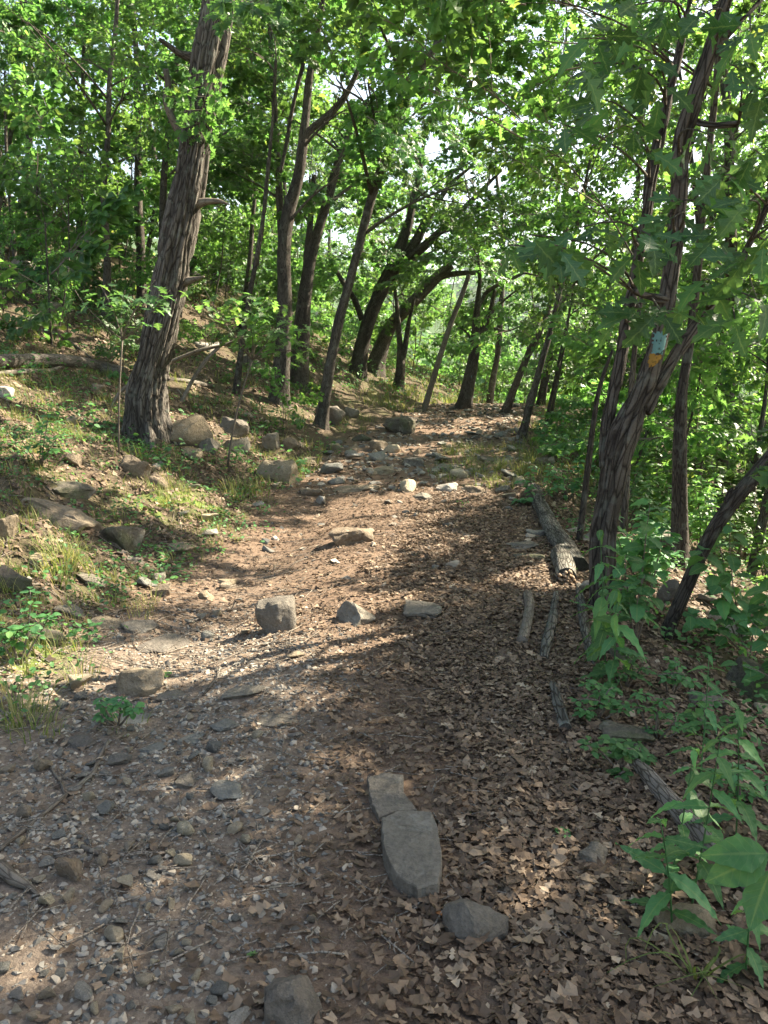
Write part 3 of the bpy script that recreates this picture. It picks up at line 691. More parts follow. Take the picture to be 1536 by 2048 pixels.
Y12 = depth_of(1332, 1276)
traced_tree('slim_tree', 'dark leaning trunk rising to the right edge below the trail',
    [[(1332, 1273, 24), (1345, 1240, 22), (1363, 1202, 25), (1385, 1150, 25), (1406, 1102, 25), (1433, 1051, 27), (1470, 1001, 29), (1507, 957, 31), (1534, 927, 30), (1580, 870, 27), (1640, 760, 22), (1680, 640, 18), (1700, 500, 14)],
     [(1450, 1025, 14), (1452, 1003, 11), (1460, 985, 10), (1466, 975, 5)]], Y=Y12, n=14, seed=41, step=.04, sides=28, amp=.012,
    crown_spec=[(at(1690, 520, Y12), (1.5, 1.5, 1.4), 14)])
Y13 = Y12 + 2.4
traced_tree('slim_tree', 'upright dark trunk directly behind the blazed tree, right of its fork',
    [[(1359, 1050, 30), (1359, 1000, 27), (1359, 967, 26), (1361, 832, 24), (1364, 776, 22), (1375, 719, 20), (1385, 640, 18), (1394, 540, 17), (1405, 430, 15), (1418, 300, 14), (1432, 180, 12), (1440, 40, 10)]], Y=Y13, top=8, n=34, seed=42, sides=24)
for (pts, Yk, lab, n_) in (
    ([(1262, 800, 13), (1266, 730, 12), (1275, 640, 10), (1290, 560, 8)], YR + 3.2, 'thin stem seen between the two left stems of the blazed tree', 6),
    ([(1180, 900, 13), (1186, 850, 12), (1195, 790, 11), (1208, 745, 9), (1225, 700, 6)], YR + 2.2, 'thin twisted stem left of the blazed tree', 5),
    ([(1500, 1040, 13), (1506, 980, 12), (1515, 900, 11), (1530, 800, 9), (1540, 690, 7)], Y13 + 2.5, 'slim trunk far right among the sunlit shrubs below the trail', 9),
    ([(1524, 1050, 20), (1535, 1000, 19), (1560, 900, 16), (1590, 780, 12)], Y13 + 1.5, 'leaning trunk cut by the right edge behind the shrubs', 6)):
    traced_tree('slim_tree', lab, [pts], Y=Yk, n=n_, seed=int(pts[0][0]), sides=14, amp=.005, flare=.3, crown_spec=[(at(pts[-1][0], pts[-1][1] - 40, Yk), (1.1, 1.1, 1.1), n_)], kind='birch')

# trunks on the left hillside
for (pts, bpx, lab, kind, n_) in (
    ([(212, 645, 17), (214, 560, 15), (215, 503, 14), (210, 451, 14), (206, 383, 13), (210, 342, 11), (216, 273, 11), (219, 150, 9), (230, 77, 9), (235, 0, 8)], (212, 645), 'tall thin trunk on the hillside left of the big furrowed oak', 'birch', 40),
    ([(322, 640, 15), (322, 560, 15), (325, 438, 14), (328, 342, 13), (345, 191, 12), (358, 82, 10), (361, 0, 9)], (322, 640), 'thin trunk partly hidden behind the left edge of the big furrowed oak', 'oak', 34),
    ([(156, 540, 13), (158, 480, 13), (159, 451, 13), (161, 314, 11), (165, 200, 9), (168, 60, 7)], (156, 545), 'thin dark trunk second from the left on the hillside', 'birch', 34),
    ([(473, 785, 14), (480, 715, 12), (490, 650, 11), (497, 600, 10), (515, 510, 10), (524, 460, 9), (535, 350, 8), (545, 250, 7), (552, 120, 6)], (473, 790), 'thin crooked stem just right of the big furrowed oak', 'oak', 18),
    ([(30, 520, 9), (24, 440, 8), (18, 380, 7), (12, 300, 6), (10, 150, 5)], (30, 525), 'leftmost thin stem near the hillside rocks', 'chest', 22),
    ([(90, 560, 7), (82, 500, 6), (80, 450, 6), (74, 400, 5), (76, 330, 4)], (90, 566), 'spindly sapling stem left of the hillside rocks', 'chest', 6)):
    Yk = depth_of(*bpx)
    traced_tree('slim_tree', lab, [pts], Y=Yk, top=9.5, n=n_, seed=int(pts[0][0]) + 5, sides=14, amp=.006, flare=.4, kind=kind,
        crown_spec=None if pts[-1][1] < 60 else [(at(pts[-1][0], pts[-1][1] - 30, Yk), (1.2, 1.2, 1.0), n_)])

# ------------------------------------------------------------------ background trees and saplings (copies)
def proto_tree(seed, h, d, kind, n, lean=.25, low=.25, barkmat=BARK2, rad=2.2):
    rr = random.Random(seed); P = [np.array([0, 0, -.25])]; dv = np.array([lean * rr.uniform(.2, 1), rr.uniform(-.1, .1), 1.]); dv /= np.linalg.norm(dv)
    while P[-1][2] < h:
        dv = dv + np.array([rr.uniform(-.1, .1), rr.uniform(-.1, .1), .05]); dv /= np.linalg.norm(dv); P.append(P[-1] + dv * .6)
    P = np.array(P); Rr = np.linspace(d / 2, .02, len(P)); sides = 12
    V, F, fv = bark_tube(P, Rr, .12, sides, .006 if d > .12 else .003, 11, .5, seed)
    Pd, Rd = resample(P, Rr, .25); base = np.zeros(3)
    return dict(mesh=np_mesh('trunk', V, F, barkmat, smooth=True, extra=fv), P=Pd, R=Rd, h=h, kind=kind, n=n, low=low, rad=rad, bark=barkmat, seed=seed)
PROT = [proto_tree(100 + i, h, d, k, n, lean, .22) for i, (h, d, k, n, lean) in enumerate((
    (9.5, .22, 'oak', 44, .25), (8.5, .16, 'chest', 38, .4), (10.5, .26, 'oak', 48, .15), (8.0, .12, 'birch', 40, .3), (9.0, .18, 'birch', 42, .2)))]
SAP = [proto_tree(200 + i, h, .05, k, n, .3, .12, rad=1.0) for i, (h, k, n) in enumerate(((3.2, 'oak', 12), (2.4, 'chest', 9), (3.8, 'birch', 15), (2.0, 'oak', 8)))]
def grow(pr, x, y, name, label, cat, group, rr, s=1., dens=1.):
    base = np.array([x, y, Hs(x, y)]); root = empty(name, base, label, cat, group)
    ang = rr.uniform(-.5, .5); c_, s_ = math.cos(ang), math.sin(ang); Rm = np.array([[c_, -s_, 0], [s_, c_, 0], [0, 0, 1]])
    t = put('trunk', pr['mesh'], root); t.rotation_euler = (0, 0, ang); t.scale = (s, s, s)
    P = (pr['P'] @ Rm.T) * s + base; n_ = int(pr['n'] * dens); T = []
    for k in range(n_):
        j = int(len(P) * (pr['low'] + (1 - pr['low']) * rr.random() ** .8)); j = min(j, len(P) - 1)
        a = rr.uniform(0, 6.283); u = j / len(P); rad = pr['rad'] * s * (.35 + .9 * math.sin(math.pi * min(1, u * .9 + .12))) * rr.uniform(.35, 1.05)
        T.append(P[j] + np.array([math.cos(a) * rad, math.sin(a) * rad, rr.uniform(.0, .5) * rad]))
    q_ = .42 if s < .5 else max(1, s); crown(root, base, P, pr['R'] * s, T, pr['kind'], rr, pr['bark'], (.8 * q_, 1.4 * q_), per=6, lit=s > .5)
    return root
ORD = ['first', 'second', 'third', 'fourth', 'fifth', 'sixth', 'seventh', 'eighth', 'ninth', 'tenth', 'eleventh', 'twelfth', 'thirteenth', 'fourteenth', 'fifteenth', 'sixteenth', 'seventeenth', 'eighteenth', 'nineteenth', 'twentieth', 'twenty-first', 'twenty-second', 'twenty-third', 'twenty-fourth', 'twenty-fifth', 'twenty-sixth', 'twenty-seventh', 'twenty-eighth', 'twenty-ninth', 'thirtieth', 'thirty-first', 'thirty-second', 'thirty-third', 'thirty-fourth', 'thirty-fifth', 'thirty-sixth']
def scatter(n_, xr_, yr_, mind, rr, ok=lambda x, y: True, taken=[]):
    out = []; tries = 0
    while len(out) < n_ and tries < 6000:
        tries += 1; x = rr.uniform(*xr_); y = rr.uniform(*yr_)
        if not ok(x, y) or any((x - a) ** 2 + (y - b) ** 2 < mind ** 2 for a, b in out + taken): continue
        out.append((x, y))
    return sorted(out, key=lambda p: p[0] / max(p[1], .1))
rb = random.Random(99)
def inview(x, y, m=.62): return abs(x) < m * y + 2
def place(pts, prots, name, phrase, cat, group, sr=(.9, 1.15), dens=1.):
    for i, (x, y) in enumerate(pts):
        grow(rb.choice(prots), x, y, name, '%s %s' % (ORD[min(i, 35)], phrase), cat, group, rb, rb.uniform(*sr), dens)
place(scatter(17, (-24, -2.5), (19, 42), 2.4, rb, lambda x, y: inview(x, y) and left_off(x, y) > 1.0), PROT, 'background_tree', 'leafy tree from the left on the upper hillside', 'tree', 'trees on the upper hillside', dens=.7)
place(scatter(12, (-9, 16), (33, 58), 3.0, rb, lambda x, y: inview(x, y) and (x < y * .05 or x > y * .17)), PROT, 'background_tree', 'leafy tree from the left beyond the trail crest', 'tree', 'trees beyond the trail crest', dens=.7)
place(scatter(11, (5, 24), (11, 40), 2.8, rb, lambda x, y: inview(x, y) and right_off(x, y) > 2.2 and x > y * .2), PROT, 'background_tree', 'leafy tree from the left on the slope below the trail', 'tree', 'trees below the trail', (1.05, 1.4), .72)
place(scatter(36, (-17, -2.2), (13, 33), 1.35, rb, lambda x, y: inview(x, y) and left_off(x, y) > 1.0 and (y > 19 or x / y < -.38)), SAP, 'sapling', 'leafy sapling from the left on the hillside', 'sapling', 'saplings on the hillside', (.55, 1.05))
place(scatter(22, (-6, 9), (24, 38), 1.5, rb, lambda x, y: inview(x, y) and (right_off(x, y) > .8 or left_off(x, y) > .5 or y > 30)), SAP, 'sapling', 'leafy sapling from the left at the trail crest', 'sapling', 'saplings at the trail crest', (.7, 1.1))
place(scatter(28, (2.4, 13), (6.0, 24), 1.2, rb, lambda x, y: inview(x, y, .56) and right_off(x, y) > 1.5 and x / y > .2), SAP, 'sapling', 'leafy sapling from the left on the slope right of the trail', 'sapling', 'saplings right of the trail', (.6, 1.05))

for i, (x, y, k) in enumerate(((4.4, 16.6, 3), (5.6, 19.2, 4), (4.7, 23.5, 0), (6.6, 14.2, 4), (7.4, 18.0, 2), (3.9, 29.0, 0))):
    grow(PROT[k], x, y, 'background_tree', '%s leafy tree along the right edge of the trail crest, counted from the camera' % ORD[i], 'tree', 'trees along the right edge of the crest', rb, rb.uniform(.95, 1.2), .85)
place(scatter(18, (-9, -1.8), (12.5, 19), 1.0, rb, lambda x, y: inview(x, y, .52) and left_off(x, y) > .5), SAP, 'seedling', 'low leafy seedling from the left on the near bank', 'seedling', 'seedlings on the near bank', (.22, .42), .5)

# ------------------------------------------------------------------ fill out the crowns where the canopy is still thin
rf = random.Random(61)
def coverage(cell=48):
    P = np.array(SPRAY_POS); x, y, f = project(P); ok = f > 1; x = x[ok]; y = y[ok]; f = f[ok]
    gx_ = np.arange(-24, 1584, cell); gy_ = np.arange(-72, 800, cell); tau = np.zeros((len(gy_), len(gx_)))
    for a, b, r_ in zip(x, y, .72 * FPX / f):
        i0, i1 = np.searchsorted(gx_, [a - r_, a + r_]); j0, j1 = np.searchsorted(gy_, [b - r_ * .8, b + r_ * .8]); tau[j0:j1, i0:i1] += .55
    return gx_, gy_, tau
def fill(rounds, want_tau, depth):
    for _ in range(rounds):
        gx_, gy_, tau = coverage(); tg = {}; ST = STEMS
        for j, b in enumerate(gy_):
            for i, a in enumerate(gx_):
                w_ = want_tau(a, b)
                if tau[j, i] >= w_: continue
                for _t in range(10):
                    px_ = a + rf.uniform(-24, 24); py_ = b + rf.uniform(-24, 24); Yd = rf.uniform(*depth(px_, py_)); p = at(px_, py_, Yd)
                    h_ = p[2] - Hs(p[0], p[1])
                    if h_ < .5 or h_ > 12.5: continue
                    if _t < 9 and lit_block(p[None])[0]: continue
                    best = None
                    for k, S_ in enumerate(ST):
                        st_ = S_[2]; d = np.hypot(st_[:, 0] - p[0], st_[:, 1] - p[1]); m_ = np.where((st_[:, 2] < p[2] + .3), d, 99).min()
                        if S_[3][0] < .035 and h_ > 4: m_ += 3
                        if st_[:, 2].max() < p[2] - 2.0: m_ += 3
                        if S_[0] is t1: m_ += 2.2
                        if best is None or m_ < best[0]: best = (m_, k)
                    if best[0] < 4.3: tg.setdefault(best[1], []).append(p); break
        for k, v in tg.items():
            S_ = ST[k]; n0 = len(STEMS); crown(S_[0], S_[1], S_[2], S_[3], np.array(v), S_[4], rf, S_[5], (.85, 1.3), per=4); del STEMS[n0:]
def want_tau(a, b):
    if b > 700: return 0
    for (x, y, rx, ry) in GAPS:
        if ((a - x) / (rx * 1.3)) ** 2 + ((b - y) / (ry * 1.3)) ** 2 < 1: return .2
    if 620 < a < 960 and b > 430: return 2.6
    if 900 < a < 1300 and b < 330: return 2.8
    if a < 300 and b > 470: return 0
    if 300 <= a < 620 and b > 560: return 0
    return 3.6
fill(6, want_tau, lambda a, b: (26, 40) if (620 < a < 960 and b > 430) else (11, 30) if b > 300 and a < 1000 else (12, 24) if a < 900 else (7.5, 22))
# ------------------------------------------------------------------ trees outside the frame that shade the trail
rs = random.Random(5)
shade_xy = [(4.6, 2.6), (6.2, 5.0), (4.2, -.6), (7.6, 8.0), (8.6, 3.0), (9.8, 6.5), (6.6, .4), (7.0, 11.5), (9.8, 12.5), (11.5, 9.5)]
shade_tr = []
for i, (x, y) in enumerate(shade_xy):
    base = np.array([x, y, Hs(x, y)]); root = empty('background_tree', base, '%s tree from the trail on the right slope, shading the path' % ORD[i], 'tree', 'trees shading the path')
    pr = PROT[i % 5]; put('trunk', pr['mesh'], root); shade_tr.append((root, base, pr['P'] + base, pr['R'], pr))
# ground cells of the path and banks that the photograph shows in shade but that nothing shades yet
gxs, gys = np.meshgrid(np.arange(-4.4, 3.2, .42), np.arange(1.2, 12.5, .42)); gxs = gxs.ravel() + RNG.uniform(-.15, .15, gxs.size); gys = gys.ravel() + RNG.uniform(-.15, .15, gys.size)
G = np.stack([gxs, gys, H(gxs, gys)], -1)
cov = np.zeros(len(G)); SPa = np.array(SPRAY_POS); hitp = shadow_hit(SPa)
for k in range(len(G)): cov[k] = (np.hypot(hitp[:, 0] - G[k, 0], hitp[:, 1] - G[k, 1]) < .5).sum()
dl = np.hypot(G[:, None, 0] - LIT[None, :, 0], G[:, None, 1] - LIT[None, :, 1]) - LIT[None, :, 2]
want = (np.where(LIT[None, :, 2] < .21, dl + .05, dl).min(1) > .42) & (np.abs(G[:, 0]) < .62 * G[:, 1] + .8)
tg = {i: [] for i in range(len(shade_tr))}
for k in np.nonzero(want)[0]:
    need = int(max(0, (5 if G[k, 1] < 4.6 else 3 if G[k, 1] < 9 else 2) - cov[k]))
    if G[k, 0] < -1.6: need = min(need, rs.randrange(3))
    for q in range(need):
        for _ in range(30):
            s = rs.uniform(6.0, 12.5); p = G[k] + SUN * s + np.array([rs.uniform(-.2, .2), rs.uniform(-.2, .2), 0])
            x, y, f = project(p)
            if p[2] > 3.0 and (x[0] > 1560 or y[0] < -40 or f[0] < .3) and not lit_block(p[None], .55, .6)[0]: break
        else: continue
        i = min(range(len(shade_tr)), key=lambda j: np.hypot(*(shade_tr[j][2][len(shade_tr[j][2]) // 2][:2] - p[:2])) + abs(min(0, shade_tr[j][2][-1][2] + .8 - p[2])) * 3)
        if np.hypot(*(shade_tr[i][2][len(shade_tr[i][2]) // 2][:2] - p[:2])) < (5.2 if G[k, 1] < 5.5 else 4.2): tg[i].append(p)
for i, (root, base, P, Rr, pr) in enumerate(shade_tr):
    if tg[i]: crown(root, base, P, Rr, np.array(tg[i]), 'oak', rs, BARK2, (.85, 1.15), lit=False, per=6)
print('shade sprays', sum(len(v) for v in tg.values()), 'all sprays', len(SPRAY_POS))
print('depths', dict(Y1=Y1, Y2=Y2, Y3=Y3, Y4=Y4, Y5=Y5, Y6=Y6, Y7=Y7, Y8=Y8, Y9=Y9, YR=YR, Y12=Y12, Y16=Y16))

# ------------------------------------------------------------------ rocks
def rock_mesh(seed, dims, m_, npts=16, flat=0., bevel=.07, rough=.05, cuts=2, box=.5):
    rr = random.Random(seed); bm = bmesh.new()
    for _ in range(npts):
        v = Vector((rr.gauss(0, 1), rr.gauss(0, 1), rr.gauss(0, 1))); v.normalize()
        k = max(abs(v.x), abs(v.y), abs(v.z)); v = v * ((1 - box) + box / k) * rr.uniform(.85, 1.05)
        if flat: v.z = min(v.z, 1 - flat + rr.uniform(-.04, .04) + .12 * v.x)
        bm.verts.new((v.x * .5, v.y * .5, v.z * .5))
    r_ = bmesh.ops.convex_hull(bm, input=bm.verts)
    bmesh.ops.delete(bm, geom=list({g for g in r_['geom_interior'] + r_['geom_unused'] if isinstance(g, bmesh.types.BMVert)}), context='VERTS')
    bmesh.ops.remove_doubles(bm, verts=bm.verts, dist=.06)
    bmesh.ops.dissolve_limit(bm, angle_limit=.2, verts=bm.verts, edges=bm.edges)
    bmesh.ops.bevel(bm, geom=list(bm.edges), offset=bevel, segments=1, affect='EDGES', profile=.6, clamp_overlap=True)
    bmesh.ops.remove_doubles(bm, verts=bm.verts, dist=.012)
    bmesh.ops.triangulate(bm, faces=bm.faces)
    for _ in range(cuts):
        lim = .5 / (2 ** (_ + 1)) * .7
        es = [e for e in bm.edges if e.calc_length() > lim]
        if es: bmesh.ops.subdivide_edges(bm, edges=es, cuts=1); bmesh.ops.triangulate(bm, faces=bm.faces)
    bm.normal_update(); off = Vector((seed * 1.7, seed * .9, seed * 2.3))
    for v in bm.verts:
        p = v.co * 2.2 + off
        d = mnoise.fractal(p, 1.0, 2.0, 4) * rough + (mnoise.noise(v.co * 9 + off)) * rough * .35
        d -= max(0, mnoise.noise(v.co * 4 + off * 1.3) - .35) * rough * 1.6
        v.co += v.normal * max(-.12, min(.12, d))
    for v in bm.verts: v.co = Vector((v.co.x * dims[0], v.co.y * dims[1], v.co.z * dims[2]))
    me = bpy.data.meshes.new('rock'); bm.to_mesh(me); bm.free()
    for p in me.polygons: p.use_smooth = True
    try: me.set_sharp_from_angle(angle=R(26))
    except Exception: pass
    me.materials.append(m_); return me
ROCK_XY = []
def rock(x0, y1, x1, hf, df, m_, label, seed, flat=.35, sink=.3, rot=None, name='rock', group=None, npts=18, rough=.05, box=.5, cuts=2, at_g=None):
    g = at_g if at_g is not None else ground((x0 + x1) / 2, y1)
    if g is None: return None
    dist = math.hypot(g[0], g[1]); t = g[1] / ray((x0 + x1) / 2, y1)[1]
    W = (x1 - x0) * t / FPX * 1.06; D = W * df; Hh = W * hf
    me = rock_mesh(seed, (W, D, Hh / (1 - sink) * 1.05), m_, npts, flat, .03, rough, cuts, box)
    vd = np.array([g[0], g[1]]) / dist; c = np.array([g[0] + vd[0] * D * .42, g[1] + vd[1] * D * .42])
    o = put(name, me); o.location = (c[0], c[1], Hs(c[0], c[1]) + Hh * .5 - sink * Hh)
    nrm = Vector(gnormal(c[0], c[1], .15)); q = Vector((0, 0, 1)).rotation_difference(nrm)
    q = Quaternion((1, 0, 0, 0)).slerp(q, .7)
    rz = rot if rot is not None else math.atan2(-g[0], g[1])
    o.rotation_mode = 'QUATERNION'; o.rotation_quaternion = q @ Quaternion((0, 0, 1), rz)
    ROCK_XY.append((c[0], c[1], max(W, D) * .45)); tag(o, label, 'rock', group); return o
rk = [
 (505, 1268, 598, .95, .8, ROCK_GREY, 'blocky grey-brown boulder standing in the middle of the trail', .45),
 (650, 1252, 755, .48, .75, ROCK_GREY, 'low domed rock right of the blocky trail boulder', .3),
 (785, 1240, 888, .2, 1.1, ROCK_GREY, 'flat grey rock flush with the leaf litter, right of the low domed rock', .5),
 (630, 1094, 745, .34, .8, ROCK_TAN, 'long smooth tan rock humped out of the sunlit trail', .4),
 (562, 1321, 607, .35, .7, ROCK_TAN, 'small tan block in front of the blocky trail boulder', .5),
 (885, 1900, 1018, .5, .95, ROCK_GREY, 'grey domed rock among dead leaves at the lower right of the path', .2),
 (515, 2060, 648, .5, .9, ROCK_GREY, 'grey rounded rock at the bottom edge of the picture', .2),
 (1150, 1742, 1246, .4, .6, ROCK_GREY, 'brown-grey rock half buried in dry leaves beside the single green leaf', .2),
 (1298, 1885, 1420, .55, .7, ROCK_TAN, 'tan two-faced rock beneath the tall leafy herbs', .4),
 (35, 1062, 205, .36, .75, ROCK_TAN, 'long lichen-spotted boulder on the left bank behind the dark block', .3),
 (178, 1102, 290, .62, .7, ROCK_DARK, 'dark pitted boulder with a pale wedge at its foot on the left bank', .4),
 (212, 1100, 262, .3, .5, ROCK_TAN, 'pale wedge of stone at the foot of the dark pitted boulder', .5),
 (95, 1002, 200, .22, .6, ROCK_DARK, 'dark flat slab lying against the top of the lichen-spotted boulder', .5),
 (306, 898, 428, .62, .7, ROCK_TAN, 'big pale boulder at the foot of the large furrowed oak', .25),
 (432, 872, 492, .65, .7, ROCK_GREY, 'whitish boulder right of the big pale boulder', .25),
 (292, 980, 352, .7, .7, ROCK_TAN, 'square tan block above the mossy patch', .5),
 (236, 955, 302, .55, .8, ROCK_TAN, 'weathered tan rock left of the square tan block', .3),
 (512, 968, 598, .62, .8, ROCK_TAN, 'upright slab of rock at the bank foot beside the trail', .3),
 (520, 908, 562, .8, .8, ROCK_GREY, 'grey stone above the upright slab', .3),
 (-30, 1085, 36, .9, .8, ROCK_TAN, 'tan boulder cut by the left edge of the picture', .3),
 (-12, 1190, 62, .6, .9, ROCK_DARK, 'rounded mossy stone at the left edge', .2),
 (180, 1262, 252, .35, .7, ROCK_TAN, 'pale tan rock at the left trail edge', .4),
 (105, 1240, 172, .3, .8, ROCK_GREY, 'grey slab left of the pale tan rock', .5),
 (40, 1292, 132, .3, .7, ROCK_DARK, 'dark flat slab on the lower left bank', .5),
 (245, 1270, 322, .25, .9, ROCK_GREY, 'mossy flat stone at the left edge of the gully', .5),
 (262, 1310, 384, .12, .9, ROCK_GREY, 'broad flat slab lying in the gravel of the gully', .6),
 (228, 1398, 330, .5, .8, ROCK_TAN, 'pale peaked rock in a bright patch of sun on the left', .15),
 (308, 1402, 372, .22, .8, ROCK_GREY, 'flat grey stone in front of the pale peaked rock', .6),
 (208, 1450, 312, .16, .7, ROCK_BLUE, 'wide slate slab at the lower left of the trail', .6),
 (348, 1488, 412, .13, .7, ROCK_BLUE, 'thin slate plate lying flat on the gravel', .65),
 (282, 1505, 332, .2, .8, ROCK_BLUE, 'slate stone left of the thin slate plate', .6),
 (214, 1532, 278, .45, .7, ROCK_GREY, 'grey leaning stone where the bent stick ends', .5),
 (130, 1505, 190, .35, .8, ROCK_GREY, 'grey stone left of the bent stick', .5),
 (420, 1605, 496, .3, .9, ROCK_BLUE, 'smooth grey-blue stone in the middle of the gravel', .4),
 (314, 1565, 352, .6, .9, ROCK_BLUE, 'dark slate lump left of the smooth grey-blue stone', .4),
 (346, 1580, 398, .35, .9, ROCK_GREY, 'pale-topped stone beside the dark slate lump', .4),
 (70, 1545, 108, .8, .6, ROCK_TAN, 'upright tan stone on the gravel at the left', .4),
 (412, 1465, 482, .2, .7, ROCK_BLUE, 'slate wedge in the middle of the stony patch', .5),
 (510, 1458, 590, .08, .8, ROCK_GREY, 'thin pale slab nearly flush with the path', .6),
 (440, 1400, 535, .14, .6, ROCK_GREY, 'sloping grey slab left of the path centre', .5),
 (108, 1770, 176, .7, .9, ROCK_TAN, 'rough angular tan stone at the lower left', .3),
 (302, 1195, 346, .6, .8, ROCK_TAN, 'tan stone at the left trail edge below the grassy bank', .3),
 (303, 1168, 332, .8, .8, ROCK_GREY, 'small grey stone behind the tan trail-edge stone', .3),
 (386, 1200, 430, .4, .8, ROCK_TAN, 'tan pebble-like rock in the gully', .3),
 (436, 1172, 474, .35, .8, ROCK_TAN, 'flat tan stone higher up the gully', .4),
 (335, 1108, 405, .25, .8, ROCK_TAN, 'low tan stone at the bank foot right of the dark boulder', .4),
 (758, 868, 842, .4, 1.1, ROCK_DARK, 'pale rock face at the end of the left bank by the leaning pole', .2),
 (738, 904, 780, .5, .9, ROCK_TAN, 'brown mounded boulder at the left trail edge', .1),
 (700, 884, 742, .45, .8, ROCK_DARK, 'dark curved boulder on the left bank near the trail', .1),
 (690, 900, 740, .4, .7, ROCK_TAN, 'tan flat rock under the dark curved boulder', .4),
 (655, 900, 690, .5, .8, ROCK_TAN, 'tan stone at the foot of the long thin leaning trunk', .4),
 (628, 850, 690, .5, .8, ROCK_GREY, 'grey boulder behind the long thin leaning trunk', .3),
 (618, 1012, 652, .6, .8, ROCK_PALE, 'small white-faced stone sitting on the far path', .3),
 (600, 992, 650, .35, .7, ROCK_TAN, 'flat tan rock just behind the white-faced stone', .4),
 (655, 985, 760, .13, .6, ROCK_TAN, 'long flat ledge stone across the far path', .6),
 (1092, 925, 1180, .5, .8, ROCK_DARK, 'dark boulder under leaves at the right of the trail crest', .2),
 (1060, 930, 1100, .4, .8, ROCK_GREY, 'grey stone left of the dark crest boulder', .3),
 (1010, 1102, 1080, .2, .8, ROCK_GREY, 'pale flat stone just left of the lichened log', .5),
 (1045, 1075, 1100, .35, .8, ROCK_BLUE, 'slate slab tucked under the lichened log', .6),
 (1030, 1118, 1090, .22, .7, ROCK_DARK, 'mossy slab in front of the lichened log', .6),
 (1282, 1090, 1362, .5, .8, ROCK_GREY, 'grey boulder on the slope behind the blazed tree', .3),
 (1310, 1205, 1352, 1.3, .7, ROCK_GREY, 'upright brown stone left of the dark leaning trunk', .3),
 (1408, 1260, 1500, .45, .9, ROCK_PALE, 'pale sunlit rock on the right slope', .3),
 (1440, 1400, 1560, .8, .8, ROCK_DARK, 'large dark boulder at the right edge', .3),
 (1372, 1430, 1455, .35, 1.2, ROCK_GREY, 'tilted grey slab left of the large dark boulder', .5),
 (1195, 1500, 1312, .3, .8, ROCK_DARK, 'mossy flat rock under the small-leaved shrub', .5),
 (1412, 1535, 1452, .7, .8, ROCK_TAN, 'brown stone at the right below the tilted slab', .3),
 (1392, 1215, 1440, .5, .8, ROCK_GREY, 'grey stone behind the pale sunlit rock', .3),
 (1210, 1330, 1275, .3, 1.0, ROCK_DARK, 'dark stone beneath the hanging herb leaves', .4),
 (1490, 1260, 1560, .5, .8, ROCK_TAN, 'tan stone at the right edge beside the pale sunlit rock', .3),
 (25, 540, 75, .5, .8, ROCK_PALE, 'pale boulder upper left on the hillside', .3),
 (72, 545, 112, .7, .8, ROCK_TAN, 'tan boulder right of the pale hillside boulder', .3),
 (78, 640, 128, .6, .7, ROCK_DARK, 'dark stump-like rock on the hillside', .2),
 (180, 785, 212, .6, .8, ROCK_TAN, 'tan stone behind the sunlit ground left of the oak', .3),
 (-20, 800, 42, .5, .8, ROCK_PALE, 'pale rock at the left edge near the weathered log', .3),
 (1390, 1110, 1440, .5, .9, ROCK_TAN, 'tan boulder far down the right slope', .3),
]
rk += [(x0, y1, x1, hf, df, m_, lab, flat) for (x0, y1, x1, hf, df, m_, lab, flat) in (
 (560, 905, 600, .7, .8, ROCK_TAN, 'tan stone in the grass above the bank foot', .3), (600, 930, 632, .5, .8, ROCK_TAN, 'small tan stone at the bank foot right of the upright slab', .3), (445, 905, 500, .6, .8, ROCK_GREY, 'grey lichened rock below the whitish boulder', .3),
 (395, 905, 440, .7, .8, ROCK_GREY, 'grey rock at the foot of the big pale boulder', .3), (300, 900, 330, .8, .8, ROCK_TAN, 'tan block wedged between oak and pale boulder', .5), (360, 925, 410, .5, .8, ROCK_TAN, 'tan rock in the grass below the big pale boulder', .4),
 (120, 935, 165, .5, .8, ROCK_TAN, 'small tan rock in the sunny bank below the oak', .3), (60, 1140, 110, .4, .8, ROCK_TAN, 'tan rock in the dry grass of the bank', .4), (250, 1130, 290, .4, .8, ROCK_GREY, 'grey stone below the dark pitted boulder', .4), (150, 1175, 215, .3, .8, ROCK_GREY, 'flat grey stone half covered by grass', .5),
 (130, 560, 190, .5, .8, ROCK_GREY, 'grey boulder high on the hillside behind the thin trunk', .3), (200, 600, 250, .5, .8, ROCK_GREY, 'grey rock on the hillside left of the oak trunk', .3), (470, 735, 520, .5, .8, ROCK_GREY, 'grey rock on the hillside right of the oak', .3), (380, 700, 440, .4, .8, ROCK_PALE, 'pale flat rock on the hillside right of the oak', .5),
 (680, 835, 720, .6, .8, ROCK_GREY, 'grey rock in the grass behind the dark curved boulder', .3), (800, 935, 860, .35, .9, ROCK_GREY, 'greenish flat rock in the middle of the far trail', .4), (740, 950, 790, .35, .8, ROCK_TAN, 'brown block on the far trail left of the greenish flat rock', .4), (870, 985, 915, .4, .8, ROCK_PALE, 'pale rounded stone at the front of the grassy ledge', .3),
 (925, 990, 975, .35, .8, ROCK_TAN, 'tan stone at the front of the grassy ledge', .3), (985, 985, 1020, .35, .8, ROCK_GREY, 'grey stone at the right end of the grassy ledge', .3), (820, 1000, 870, .3, .8, ROCK_GREY, 'grey stone at the left end of the grassy ledge', .4), (860, 940, 930, .25, .9, ROCK_GREY, 'long flat stone among the ledge grass', .5), (950, 925, 1010, .25, .9, ROCK_GREY, 'flat stone at the back of the ledge grass', .5))]
